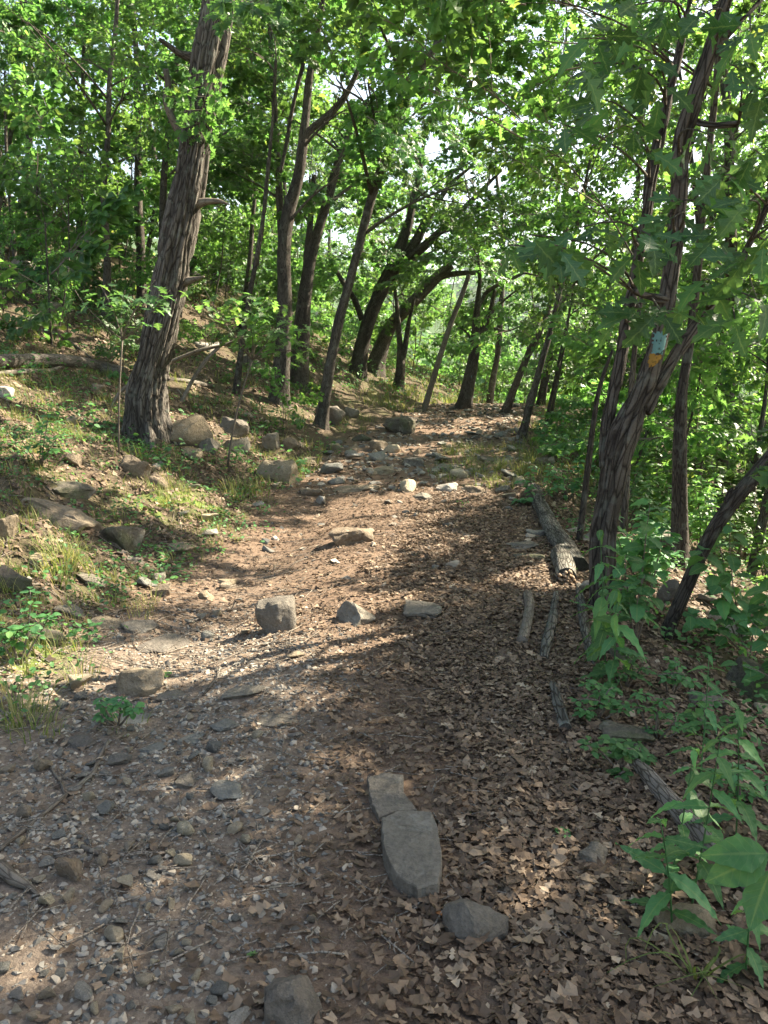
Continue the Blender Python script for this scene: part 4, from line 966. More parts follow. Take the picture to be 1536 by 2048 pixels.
for i, (x0, y1, x1, hf, df, m_, lab, flat) in enumerate(rk):
    if 'domed rock among' in lab or 'rounded rock at the bottom' in lab: rock(x0, y1, x1, hf * 1.1, df, ROCK_GREY, lab, 300 + i, 0, sink=.42, npts=26, rough=.07, box=.15, cuts=3); continue
    rock(x0, y1, x1, hf, df, m_, lab, 300 + i, flat, sink=.3 if y1 > 1060 else .42, npts=(15, 12, 18)[i % 3], rough=.085, box=(.5, .3, .6)[i % 3])
# the two flush slabs
def slab(px, h, m_, label, seed):
    P = [ground(*p) for p in px]; c = np.mean(P, 0); rr = random.Random(seed); bm = bmesh.new(); n_ = len(P)
    top = []; 
    pts = []
    for i in range(n_):
        a = np.array(P[i]); b = np.array(P[(i + 1) % n_])
        for k in range(5):
            q = a + (b - a) * k / 5; e = (q - c)[:2]; e = e / (np.linalg.norm(e) + 1e-6); w = rr.uniform(-.004, .004)
            pts.append(q + np.array([e[0] * w, e[1] * w, 0]))
    rings = []
    for (s, z) in ((1.04, -.05), (1.015, h * .5), (1.0, h * .93), (.975, h), (.9, h * 1.01), (.75, h * 1.02), (.6, h * 1.03), (.45, h * 1.03), (.3, h * 1.04), (.14, h * 1.04)):
        ring = []
        for q in pts:
            x = c[0] + (q[0] - c[0]) * s; y = c[1] + (q[1] - c[1]) * s
            base = c[2] * .4 + Hs(x, y) * .6
            zz = base + z + (mnoise.fractal(Vector((x * 14, y * 14, seed)), .8, 2.1, 5)) * .007 * (z > 0)
            ring.append(bm.verts.new((x - c[0], y - c[1], zz - c[2])))
        rings.append(ring)
    m = len(pts)
    for r0, r1 in zip(rings, rings[1:]):
        for k in range(m): bm.faces.new((r0[k], r0[(k + 1) % m], r1[(k + 1) % m], r1[k]))
    bm.faces.new(rings[-1]); bmesh.ops.triangulate(bm, faces=[f for f in bm.faces if len(f.verts) > 4])
    me = bpy.data.meshes.new('slab'); bm.to_mesh(me); bm.free()
    for p in me.polygons: p.use_smooth = True
    me.set_sharp_from_angle(angle=R(30)); me.materials.append(m_); o = put('rock_slab', me); o.location = c; tag(o, label, 'rock')
    ROCK_XY.append((c[0], c[1] - .08, .13)); ROCK_XY.append((c[0], c[1] + .08, .13))
slab([(735, 1572), (768, 1561), (806, 1566), (808, 1598), (834, 1636), (800, 1641), (758, 1650), (742, 1620)], .03, ROCK_GREY, 'upper of the two flat grey slabs set flush in the path', 900)
slab([(763, 1664), (800, 1652), (862, 1650), (876, 1690), (885, 1745), (876, 1800), (835, 1806), (790, 1775), (768, 1730)], .055, ROCK_GREY, 'lower and larger of the two flat grey slabs in the path', 901)

# loose stones on the trail: shared shapes, each its own object
rst = random.Random(77); STONE = []
for (m_, tone) in ((PEB_TAN, 'tan'), (PEB_GREY, 'grey'), (PEB_SLATE, 'slate-blue'), (ROCK_PALE, 'pale')):
    for k in range(4): STONE.append((rock_mesh(1000 + len(STONE) * 3, (1, rst.uniform(.6, .95), rst.uniform(.4, .75)), m_, rst.choice([9, 11, 14]), rst.choice([0, .2, .45]), .06, .045, 1, rst.choice([.25, .5, .7])), tone))
STONE_XY = []
MARKS = [(ground(*p), t) for p, t in (((550, 1260), 'the blocky trail boulder'), ((450, 1580), 'the smooth grey-blue stone'), ((100, 1650), 'the long bent stick'), ((140, 1760), 'the rough angular tan stone'), ((280, 1380), 'the pale peaked rock'), ((380, 1470), 'the thin slate plate'),
    ((580, 2040), 'the rock at the bottom edge'), ((310, 1890), 'the pale split wood piece'), ((60, 1450), 'the dry grass tuft at the left edge'), ((820, 1740), 'the larger flush slab'), ((780, 1600), 'the smaller flush slab'), ((950, 1880), 'the grey domed rock'), ((1200, 1730), 'the half buried brown-grey rock'),
    ((1392, 1965), 'the sedge clump'), ((1250, 1540), 'the small-leaved low shrub'), ((1120, 1450), 'the charred branch end'), ((1150, 1510), 'the thin dark stick'), ((1360, 1860), 'the tan two-faced rock'), ((690, 1080), 'the long smooth tan rock'), ((560, 950), 'the upright slab'),
    ((1100, 1080), 'the lichened log'), ((300, 960), 'the square tan block'), ((120, 1040), 'the lichen-spotted boulder'), ((800, 850), 'the leaning pole'), ((930, 825), 'the crooked tree at the crest'), ((1044, 880), 'the slim trunk at the crest edge'), ((640, 860), 'the long thin leaning trunk'), ((1330, 1270), 'the dark leaning trunk'),
    ((800, 960), 'the long flat ledge stone'), ((700, 2000), 'the bottom edge of the path'), ((1100, 1980), 'the rust-red leaf'))]
def near_mark(x, y):
    g, t = min(MARKS, key=lambda m: (m[0][0] - x) ** 2 + (m[0][1] - y) ** 2); dx = x - g[0]; dy = (y - g[1]) * .6
    return ('right of ' if dx > 0 else 'left of ') + t if abs(dx) > abs(dy) else ('behind ' if dy > 0 else 'in front of ') + t
def stone(x, y, s, region, idx=None, sink=.25):
    me, tone = STONE[idx if idx is not None else rst.choice([0, 1, 2, 3, 0, 1, 4, 5, 6, 7, 8, 9, 10, 11, 12, 13])]
    o = put('stone', me); o.location = (x, y, Hs(x, y) + s * (.36 - sink * .5))
    o.rotation_euler = (rst.uniform(-.25, .25), rst.uniform(-.25, .25), rst.uniform(0, 6.28)); k = s * rst.uniform(.85, 1.15)
    o.scale = (k, k * rst.uniform(.8, 1.1), s * rst.uniform(.8, 1.1))
    sz = 'tiny' if s < .027 else 'small' if s < .055 else 'fist-sized' if s < .13 else 'large'
    tag(o, '%s %s stone %s' % (sz, tone, near_mark(x, y)), 'stone', 'loose stones ' + region); STONE_XY.append((x, y, s))
def free(x, y, s): return all((x - a) ** 2 + (y - b) ** 2 > (c + s * .5) ** 2 for a, b, c in ROCK_XY) and all((x - a) ** 2 + (y - b) ** 2 > (.45 * (c + s)) ** 2 for a, b, c in STONE_XY)
# stones that can be picked out in the photograph: (px, py, width px)
for (px_, py_, w_, k) in ((262, 1705, 36, 0), (228, 1885, 40, 1), (246, 1920, 42, 0), (305, 1760, 28, 5), (312, 1728, 26, 9), (338, 1718, 24, 0), (212, 1785, 22, 13), (213, 1825, 30, 1), (140, 1803, 40, 2), (90, 1815, 38, 0),
                          (216, 1962, 38, 8), (325, 1895, 34, 4), (358, 1912, 24, 0), (395, 1968, 34, 2), (470, 1665, 34, 0), (490, 1688, 24, 1), (178, 1605, 30, 2), (48, 1635, 36, 1), (45, 1690, 30, 0), (205, 1728, 28, 1),
                          (514, 1476, 28, 0), (430, 1500, 26, 9), (462, 1530, 24, 13), (485, 1528, 16, 3), (160, 1380, 50, 3), (262, 1505, 20, 0), (120, 1510, 26, 4), (342, 1815, 30, 2), (625, 1853, 28, 0), (584, 1848, 22, 2), (310, 1940, 24, 0),
                          (240, 1848, 24, 6), (120, 1960, 20, 9), (36, 2034, 28, 0), (345, 2030, 36, 2), (690, 2030, 16, 0), (450, 1180, 30, 0), (380, 1250, 22, 5), (405, 1240, 22, 8), (435, 1235, 26, 2), (490, 1270, 22, 3), (415, 1280, 26, 9), (590, 1480, 30, 5), (1052, 1858, 0, 0), (505, 1725, 20, 2),
                          (350, 1650, 22, 0), (330, 1660, 18, 9), (420, 1600, 22, 0), (425, 1608, 22, 6), (475, 1598, 22, 9), (655, 1600, 14, 1), (600, 1690, 26, 2)):
    if w_ == 0: continue
    g = ground(px_, py_)
    if g is None: continue
    s = 1.3 * w_ * g[1] / ray(px_, py_)[1] / FPX
    if free(g[0], g[1], s * .5): stone(g[0], g[1], s, 'in the gravel at the left of the path', k)
cnt = 0; tries = 0
while cnt < 120 and tries < 5000:
    tries += 1; px_ = rst.triangular(-40, 640, 150); py_ = rst.uniform(1180, 2060); g = ground(px_, py_)
    if g is None: continue
    wgt = float(z_gravel(np.array([g[0]]), np.array([g[1]]))[0])
    if rst.random() > .15 + wgt: continue
    s = rst.choice([.028, .034, .04, .045, .055, .07]) * rst.uniform(.85, 1.2)
    if free(g[0], g[1], s): stone(g[0], g[1], s, 'in the gravel at the left of the path'); cnt += 1
cnt = 0; tries = 0
while cnt < 72 and tries < 4000:
    tries += 1; y = rst.uniform(9.2, 23); x = float(xc(y)) + rst.uniform(-1.6, 1.5)
    if y < 10.5 and rst.random() < .5: continue
    s = rst.uniform(.09, .34) * (1.2 if 10 < y < 14 else 1)
    if free(x, y, s): stone(x, y, s, 'on the stony far stretch of the trail', sink=.45); cnt += 1
cnt = 0
while cnt < 28:
    y = rst.uniform(4.5, 16); x = float(xc(y)) - float(hl(y)) - abs(rst.gauss(.2, 1.2)); s = rst.uniform(.07, .28)
    if free(x, y, s): stone(x, y, s, 'on the grassy left bank', sink=.5); cnt += 1
cnt = 0
while cnt < 26:
    y = rst.uniform(3.4, 14); x = float(xc(y)) + float(hr(y)) + abs(rst.gauss(.3, 1.6)); s = rst.uniform(.08, .34)
    if free(x, y, s): stone(x, y, s, 'on the slope right of the trail', sink=.5); cnt += 1

seen = {}
for o in [o for o in bpy.data.objects if o.name.split('.')[0] == 'stone']: seen.setdefault(o['label'], []).append(o)
for lab, os_ in seen.items():
    if len(os_) > 1:
        os_.sort(key=lambda o: o.location.x / max(.5, o.location.y))
        for i, o in enumerate(os_): o['label'] = lab + ', ' + (['leftmost', 'second from left', 'third from left', 'fourth from left', 'fifth from left', 'sixth from left', 'seventh from left', 'eighth from left', 'ninth from left'][min(i, 8)])

# ------------------------------------------------------------------ logs and sticks
def log(name, label, pts, m_, sides=14, amp=.006, step=.04, lift=.35, cat='log', parent=None, fr=14, Yend=None, ends=None):
    """pts (px, py, width px) along the ground"""
    P = []; Rr = []
    for (x, y, w) in pts:
        g = ground(x, y); t = g[1] / ray(x, y)[1]; r_ = w / 2 * t / FPX; P.append(g + np.array([0, 0, r_ * lift])); Rr.append(r_)
    P = np.array(P); V, F, fv = bark_tube(P, Rr, step, sides, amp, fr, 0, len(label)); base = P[0]
    o = put(name, np_mesh(name, V - base, F, m_, smooth=True, extra=fv)); o.location = base
    tag(o, label, cat); return o, P, Rr
lo, lP, lR = log('fallen_log', 'mottled lichened log lying along the right edge of the trail', [(1066, 985, 26), (1082, 1022, 29), (1100, 1060, 33), (1118, 1092, 38), (1140, 1120, 42), (1158, 1145, 42)], LOGM, 40, .014, .02, .55, fr=16)
lo2, lP2, lR2 = log('broken_log', 'short log with a splintered sunlit end beside the blazed tree', [(1122, 1118, 40), (1126, 1132, 42), (1130, 1150, 42), (1133, 1166, 38)], LOGM, 28, .01, .015, .5)
bm = MB()
for k in range(16):
    a = k * 2.4; rr_ = lR2[-1] * (.15 + .75 * ((k * 7) % 16) / 16); c = lP2[-1] + np.array([math.cos(a) * rr_, -.01, math.sin(a) * rr_])
    bm.add(*tube(np.array([c + (0, .05, 0), c + (0, -.02, .002), c + (0, -.045 - .03 * (k % 3), .005)]), [.016, .014, .002], 5))
put('splintered_end', bm.mesh('splintered_end', CUT, origin=lP2[0], extra={'furrow': np.zeros(bm.n)}), lo2)
log('fallen_stick', 'thick pale bent stick lying on leaves left of the rotten branches', [(1055, 1195, 18), (1060, 1215, 20), (1056, 1240, 20), (1050, 1268, 21), (1043, 1290, 22)], STICK, 14, .002, .02, .6, 'stick')
log('rotten_branch', 'rotten dark branch left of the two long ones near the blazed tree', [(1112, 1190, 10), (1108, 1220, 15), (1102, 1255, 20), (1092, 1290, 22), (1086, 1325, 18)], LOGM, 16, .006, .02, .5, 'branch')
log('rotten_branch', 'long rotten branch running from the splintered log down to the slab', [(1157, 1175, 14), (1160, 1205, 20), (1166, 1240, 22), (1172, 1280, 20), (1180, 1315, 17), (1190, 1345, 10)], LOGM, 16, .006, .02, .5, 'branch')
log('rotten_branch', 'charred short branch end half buried at the right of the litter', [(1105, 1375, 20), (1112, 1400, 24), (1122, 1430, 28), (1132, 1465, 28)], LOGM, 18, .006, .02, .5, 'branch')
log('fallen_log', 'weathered grey log slanting through the herbs at the lower right', [(1262, 1520, 22), (1300, 1570, 34), (1350, 1630, 42), (1400, 1690, 46), (1460, 1755, 48), (1545, 1840, 50)], DEAD, 30, .008, .02, .55, fr=22)
log('fallen_stick', 'thin dark stick lying across the dead leaves at the right', [(1068, 1520, 6), (1120, 1511, 8), (1180, 1505, 9), (1245, 1498, 9), (1330, 1490, 9), (1400, 1468, 8)], STICK, 8, .001, .03, .9, 'stick')
log('fallen_stick', 'long bent stick lying on the gravel at the left', [(0, 1705, 10), (40, 1672, 10), (90, 1630, 10), (135, 1597, 10), (170, 1570, 10), (186, 1552, 10), (200, 1520, 10), (216, 1486, 8)], STICK, 10, .001, .02, .9, 'stick')
log('fallen_stick', 'short dark twig branching from the long bent stick', [(132, 1598, 6), (122, 1570, 6), (104, 1545, 5), (88, 1522, 4)], STICK, 8, .001, .02, 1.2, 'stick')
for (pts, lab) in (([(283, 1905, 10), (305, 1885, 12), (335, 1868, 9)], 'pale split wood piece on the gravel bottom left'), ([(160, 1695, 12), (180, 1705, 12), (200, 1712, 11)], 'brown wood stub among the lower left stones'),
                   ([(108, 1720, 10), (135, 1712, 10), (160, 1704, 8)], 'pale wood splinter left of the brown wood stub'), ([(440, 1338, 6), (435, 1360, 7), (420, 1378, 7), (405, 1395, 4)], 'curved pale root piece in the sunny stones'),
                   ([(440, 1722, 5), (462, 1713, 5), (480, 1706, 4)], 'tiny dark twig left of the path centre'), ([(0, 1745, 30), (30, 1768, 26), (60, 1785, 16), (78, 1795, 8)], 'dark root at the lower left edge'),
                   ([(130, 905, 4), (160, 925, 5), (200, 945, 4), (235, 955, 3)], 'pale thin branch on the bank below the oak'), ([(300, 710, 4), (340, 760, 3), (370, 800, 3)], 'thin grey twig leaning behind the oak'),
                   ([(560, 1300, 3), (540, 1290, 3), (500, 1275, 2)], 'thin twig in front of the trail boulder')):
    log('wood_piece', lab, pts, DEAD if 'pale' in lab else STICK, 8, .001, .02, .6, 'stick')
log('fallen_log', 'weathered silver log lying on the hillside left of the big oak', [(-20, 738, 26), (60, 734, 28), (120, 735, 27), (150, 738, 25), (200, 750, 26), (250, 760, 26)], DEAD, 24, .01, .03, .9, fr=20)
log('fallen_branch', 'thinner pale branch beneath the silver log', [(-10, 752, 8), (50, 747, 10), (100, 746, 9), (125, 742, 6)], DEAD, 10, .002, .03, .8, 'branch')
log('fallen_branch', 'pale broken branch lying right of the big oak', [(335, 762, 7), (370, 768, 9), (400, 772, 10), (426, 776, 4)], DEAD, 10, .002, .03, .8, 'branch')
log('fallen_log', 'dark log at the top left of the hillside above the boulders', [(-20, 470, 16), (30, 490, 14), (70, 505, 11), (90, 512, 6)], STICK, 12, .004, .05, .9)
log('fallen_log', 'thin dark log high on the hillside right of the boulders', [(110, 520, 8), (160, 540, 10), (200, 552, 9), (215, 556, 5)], STICK, 10, .004, .05, .9)
log('fallen_branch', 'dark crooked branch lying across the middle of the hillside', [(30, 660, 6), (80, 668, 8), (115, 672, 8), (150, 695, 6), (185, 722, 5), (205, 735, 3)], STICK, 8, .003, .04, .8, 'branch')
# dead branches arching in front of the big oak
def airy(name, label, pts, m_, Y, dY, cat='branch', sides=8):
    P, Rr = px_path(pts, Y, dY); g = Hs(P[0][0], P[0][1]); P[0][2] = min(P[0][2], g - .02)
    V, F, fv = bark_tube(P, Rr, .03, sides, .001, 20); o = put(name, np_mesh(name, V - P[0], F, m_, smooth=True, extra=fv)); o.location = P[0]; tag(o, label, cat); return o
gA = ground(222, 815)
airy('dead_branch', 'brown dead branch arching up across the foot of the big oak', [(222, 815, 8), (238, 785, 8), (275, 758, 9), (312, 742, 9), (345, 722, 8), (400, 700, 7), (450, 690, 5), (490, 672, 3)], STICK, gA[1], .2)
gB = ground(362, 805)
airy('dead_branch', 'smooth grey pole propped up right of the big oak', [(362, 805, 9), (385, 760, 8), (410, 722, 8), (440, 692, 7), (460, 668, 5)], DEAD, gB[1], .4)

# ------------------------------------------------------------------ scattering of ground stuff
def rotz_tilt(n_, tilt, nrm=None):
    a = RNG.uniform(0, 2 * math.pi, n_); z = np.stack([RNG.normal(0, tilt, n_), RNG.normal(0, tilt, n_), np.ones(n_)], -1)
    if nrm is not None: z[:, :2] += nrm[:, :2]
    z /= np.linalg.norm(z, axis=1)[:, None]; y = np.stack([np.cos(a), np.sin(a), np.zeros(n_)], -1)
    y -= z * (y * z).sum(1)[:, None]; y /= np.linalg.norm(y, axis=1)[:, None]
    return np.stack([np.cross(y, z), y, z], -1)
def normals(x, y, e=.05):
    n_ = np.stack([H(x - e, y) - H(x + e, y), H(x, y - e) - H(x, y + e), np.full_like(x, 2 * e)], -1); return n_ / n_[:, 2:3]
def instance(tv, tf, pos, M, s):
    k = len(pos); n_ = len(tv)
    V = np.einsum('kij,nj->kni', M, tv) * np.asarray(s)[:, None, None] + pos[:, None]
    F = tf[None] + (np.arange(k) * n_)[:, None, None]
    return V.reshape(-1, 3), F.reshape(-1, tf.shape[1])
def dead_leaf(seed):
    rr = np.random.default_rng(seed); st = [OAKL, CHEST, OAKL, OVAL][seed % 4]
    V, F = leaf(st, 0, 0, 0, .05, 1, seed); V[:, 1] -= .5; V[:, 0] *= rr.uniform(.55, .85)
    ax = rr.uniform(-.5, .5); t = V[:, 0] * math.cos(ax) + V[:, 1] * math.sin(ax)
    u = -V[:, 0] * math.sin(ax) + V[:, 1] * math.cos(ax); k1, k2 = rr.uniform(.05, .75), rr.uniform(-.4, .4)
    if seed % 3 == 2: k = V[:, 1] < rr.uniform(.0, .25); V[~k, 1] = V[k, 1].max() + .05 * rr.normal(0, 1, (~k).sum())  # torn across
    V[:, 2] = k1 * t * t + k2 * u * u * .8 + .05 * np.sin(V[:, 1] * 9 + seed) + rr.normal(0, .02, len(V)); V[:, 2] -= V[:, 2].min(); return V, F
DL = [dead_leaf(i) for i in range(14)]
def z_litter(x, y):
    sh = np.interp(y, [1.5, 3.3, 5, 7, 9], [.2, .14, -.05, -.22, -.15])
    d = x - xc(y) - sh + .5 * (fbm(x * 1.6, y * 1.6, s=21) - .5)
    r = smooth01(-.05, .5, d) * (1 - smooth01(9.5, 10.6, y)) + .12 * smooth01(-.7, 0, d)
    r = np.maximum(r, smooth01(-.1, .3, right_off(x, y)) * .85)
    return r
def cand(n_, xr_, yr_):
    x = RNG.uniform(*xr_, n_); y = RNG.uniform(*yr_, n_); return x, y
def visible(x, y, mx=260):
    P = np.stack([x, y, H(x, y)], -1); px_, py_, f = project(P); return (f > 0) & (px_ > -mx) & (px_ < 1536 + mx) & (py_ < 2048 + mx)
RX = np.array(ROCK_XY)
def off_rocks(x, y, k=.8):
    ok = np.ones(len(x), bool)
    for a, b, c in ROCK_XY: ok &= np.hypot(x - a, y - b) > c * k
    return ok
LV = []; LF = []; LVAR = []; nv = 0; leaf_pos = []
def scatter_leaves(n_, xr_, yr_, dens, size, tilt, frag=False, keep=None):
    global nv
    x, y = cand(n_, xr_, yr_); k = (RNG.random(n_) < dens(x, y)) & visible(x, y)
    k &= off_rocks(x, y, .75) | (RNG.random(n_) < .08)
    x = x[k]; y = y[k]; m = len(x); s = RNG.uniform(*size, m) * RNG.uniform(.8, 1.1, m)
    M = rotz_tilt(m, tilt, normals(x, y)); pos = np.stack([x, y, H(x, y) + RNG.uniform(.0, .018, m)], -1)
    ti = RNG.integers(0, len(DL), m)
    for t in range(len(DL)):
        I = np.nonzero(ti == t)[0]
        if len(I) == 0: continue
        tv, tf = DL[t]
        if frag: tv = tv[3:9] + np.array([0, .3, 0]); tf = tf[((tf < 9) & (tf > 2)).all(1)] - 3; tv = tv * np.array([2.2, 2.2, 1.2])
        if keep is not None:
            for i in I: leaf_pos.append((x[i], y[i], pos[i], M[i], s[i], t))
            continue
        V, F = instance(tv, tf, pos[I], M[I], s[I]); LV.append(V); LF.append(F + nv); nv += len(V); LVAR.append(np.repeat(np.clip(RNG.normal(.33 if frag else .40, .2 if frag else .26, len(I)), 0, .96), len(tv)))
scatter_leaves(25000, (-.3, 2.6), (1.0, 4.2), lambda x, y: .62 * z_litter(x, y), (.02, .085), .2)
scatter_leaves(11000, (-.9, 3.0), (4.0, 7.5), lambda x, y: .62 * z_litter(x, y), (.03, .09), .2)
scatter_leaves(9000, (-2, 4.5), (7.3, 11), lambda x, y: .5 * z_litter(x, y), (.05, .09), .2)
scatter_leaves(3000, (-2.4, .3), (1.2, 6), lambda x, y: np.full_like(x, .10), (.04, .08), .25)
scatter_leaves(12000, (-9, -1.2), (4, 18), lambda x, y: .55 * smooth01(0, .5, left_off(x, y)), (.06, .13), .35)
scatter_leaves(5000, (1.5, 8), (4, 16), lambda x, y: .6 * smooth01(0, .5, right_off(x, y)), (.07, .14), .35)
scatter_leaves(8000, (-18, -2), (11, 30), lambda x, y: .6 * smooth01(0, .5, left_off(x, y)), (.1, .2), .4)
scatter_leaves(7000, (-2, 6), (10.2, 25), lambda x, y: .6 * (right_off(x, y) < .3) * (left_off(x, y) < .3), (.08, .14), .35)
scatter_leaves(40000, (-7, -1.3), (3.5, 14), lambda x, y: .8 * smooth01(-.1, .3, left_off(x, y)), (.03, .08), .35, True)
scatter_leaves(60000, (-1.6, 1.6), (1.2, 5.2), lambda x, y: np.clip(.34 + .6 * z_litter(x, y) - .3 * z_gravel(x, y), .04, 1), (.016, .05), .3, True)
scatter_leaves(45000, (-2.0, 2.4), (5.0, 10.5), lambda x, y: .3 + .6 * z_litter(x, y), (.025, .06), .3, True)
me = np_mesh('leaf_litter', np.concatenate(LV), np.concatenate(LF), LITTER, np.concatenate(LVAR), False)
tag(put('leaf_litter', me), 'deep brown litter of dry broken oak leaves covering the right half of the trail', 'leaf litter', kind='stuff')
# the 300 fallen leaves that show largest
scatter_leaves(900, (-.1, 1.6), (1.3, 3.4), lambda x, y: .8 * z_litter(x, y), (.055, .1), .18, keep=True)
leaf_pos.sort(key=lambda r: r[1]); DLM = {}
for (x, y, pos, M, s, t) in leaf_pos[:300]:
    key = (t, random.randrange(5))
    if key not in DLM: DLM[key] = np_mesh('fallen_leaf', DL[t][0], DL[t][1], LITTER, np.full(len(DL[t][0]), (.12, .28, .42, .58, .78)[key[1]]), False)
    o = bpy.data.objects.new('fallen_leaf', DLM[key]); COL.objects.link(o); p = pos + np.array([0, 0, .01])
    o.matrix_basis = Matrix([[*(M[a] * s), p[a]] for a in range(3)] + [[0, 0, 0, 1]])
    tag(o, '%s %s dry leaf %s' % ('broad' if t % 4 == 3 else 'narrow' if t % 4 == 2 else 'lobed', ('blackish', 'dark brown', 'brown', 'light brown', 'tan')[key[1]], near_mark(x, y)), 'leaf', 'large dry leaves on the litter')
seen = {}
for o in [o for o in bpy.data.objects if o.name.split('.')[0] == 'fallen_leaf']: seen.setdefault(o['label'], []).append(o)
for lab, os_ in seen.items():
    if len(os_) > 1:
        os_.sort(key=lambda o: o.location.x / max(.5, o.location.y))
        for i, o in enumerate(os_): o['label'] = lab + ', ' + (['leftmost', 'second from left', 'third from left', 'fourth from left', 'fifth from left', 'sixth from left', 'seventh from left', 'eighth from left', 'ninth from left', 'tenth from left', 'eleventh from left', 'twelfth from left', 'thirteenth from left', 'fourteenth from left', 'fifteenth from left'][min(i, 14)])
def single_leaf(name, label, px_, size, m_, st, var, cat='leaf', fold=.1, bend=.3, ang=0.):
    g = ground(*px_); V, F = leaf(st, fold, bend, .02, .03, 1, 3); V[:, 1] -= .5; V[:, 2] += .12
    o = put(name, np_mesh(name, V * size, F, m_, np.full(len(V), var))); o.location = g + np.array([0, 0, .012]); o.rotation_euler = (.25, .1, ang); tag(o, label, cat); return o
single_leaf('fallen_leaf', 'fresh green leaf fallen on the brown litter at the lower right', (1124, 1672), .085, HERB, ROUND, .9, ang=.3)
single_leaf('fallen_leaf', 'small fresh green leaf on the dirt near the bottom rock', (505, 1922), .04, HERB, OAKM, .95, ang=1.2)
single_leaf('fallen_leaf', 'orange-red dead leaf beside the grey domed rock', (878, 1838), .035, LITTER, OVAL, 1.0, ang=.9)
single_leaf('fallen_leaf', 'small rust-red leaf below the grey domed rock', (1090, 1960), .03, LITTER, ROUND, 1.0, ang=2)
single_leaf('fallen_leaf', 'pale yellow leaf in the sunny stones at the left', (332, 1352), .09, HERB, ROUND, 1.0, ang=.4)

# gravel
def pebble(seed):
    rr = np.random.default_rng(seed); bm = bmesh.new(); n_ = 9 if seed % 2 else 13
    for _ in range(n_):
        v = rr.normal(0, 1, 3); v /= np.linalg.norm(v); v /= np.abs(v).max() ** .5; bm.verts.new((v[0] * .5, v[1] * .38, v[2] * .24))
    r_ = bmesh.ops.convex_hull(bm, input=bm.verts); bmesh.ops.delete(bm, geom=list({g for g in r_['geom_interior'] + r_['geom_unused'] if isinstance(g, bmesh.types.BMVert)}), context='VERTS')
    bm.verts.index_update(); V = np.array([v.co[:] for v in bm.verts]); F = np.array([[v.index for v in f.verts] for f in bm.faces]); bm.free(); return V, F
PB = [pebble(i) for i in range(8)]; PV = []; PF = []; PVAR = []; pn = 0
def scatter_pebbles(n_, xr_, yr_, dens, size):
    global pn
    x, y = cand(n_, xr_, yr_); k = (RNG.random(n_) < dens(x, y)) & visible(x, y) & off_rocks(x, y, .8); x = x[k]; y = y[k]; m = len(x)
    s = size[0] + (size[1] - size[0]) * RNG.random(m) ** 2.2; M = rotz_tilt(m, .3); pos = np.stack([x, y, H(x, y) + s * RNG.uniform(-.08, .14, m)], -1); ti = RNG.integers(0, len(PB), m)
    for t in range(len(PB)):
        I = np.nonzero(ti == t)[0]
        if len(I) == 0: continue
        V, F = instance(*PB[t], pos[I], M[I], s[I]); PV.append(V); PF.append(F + pn); pn += len(V); PVAR.append(np.repeat(RNG.beta(1.2, 1.5, len(I)), len(PB[t][0])))
scatter_pebbles(27000, (-2.4, .5), (1.2, 5.5), lambda x, y: z_gravel(x, y) * smooth01(.25, .6, fbm(x * 1.8, y * 1.8, s=31) + .12), (.009, .040))
scatter_pebbles(6500, (-2.4, 1.0), (1.2, 7), lambda x, y: .12 + .5 * z_gravel(x, y), (.006, .02))
scatter_pebbles(6500, (-1.5, 5.5), (6, 24), lambda x, y: .8 * (left_off(x, y) < .1) * (right_off(x, y) < .1) * (.15 + .85 * (y > 10)), (.025, .17))
tag(put('gravel', np_mesh('gravel', np.concatenate(PV), np.concatenate(PF), GRAVEL, np.concatenate(PVAR), False)), 'loose grey and tan gravel spread over the lower left of the trail', 'gravel', kind='stuff')
# small litter of twigs
TWV = MB()
for k in range(1500):
    px_ = random.uniform(-50, 1580) if k < 800 else random.uniform(-50, 620); py_ = random.uniform(880, 2060) if k < 800 else random.uniform(840, 1350)
    y = 1.6 / max(.1, (py_ - 750) / FPX); x = (px_ - 768) / FPX * y
    if y > 13: continue
    a = random.uniform(0, 6.28); ln = random.uniform(.04, .22) * (1 if y < 4 else 1.8); n_ = 3
    pts = [(x + math.cos(a) * ln * (q / n_ - .5) + random.uniform(-.006, .006), y + math.sin(a) * ln * (q / n_ - .5) + random.uniform(-.006, .006)) for q in range(n_ + 1)]
    P = np.array([(u, v, Hs(u, v) + .012) for u, v in pts]); r_ = random.uniform(.0015, .004)
    TWV.add(*tube(P, [r_, r_, r_ * .9, r_ * .6], 4))
tag(put('twig_litter', TWV.mesh('twig_litter', STICK, extra={'furrow': np.zeros(TWV.n)})), 'fine brown twigs strewn over the trail and bank', 'twigs', kind='stuff')

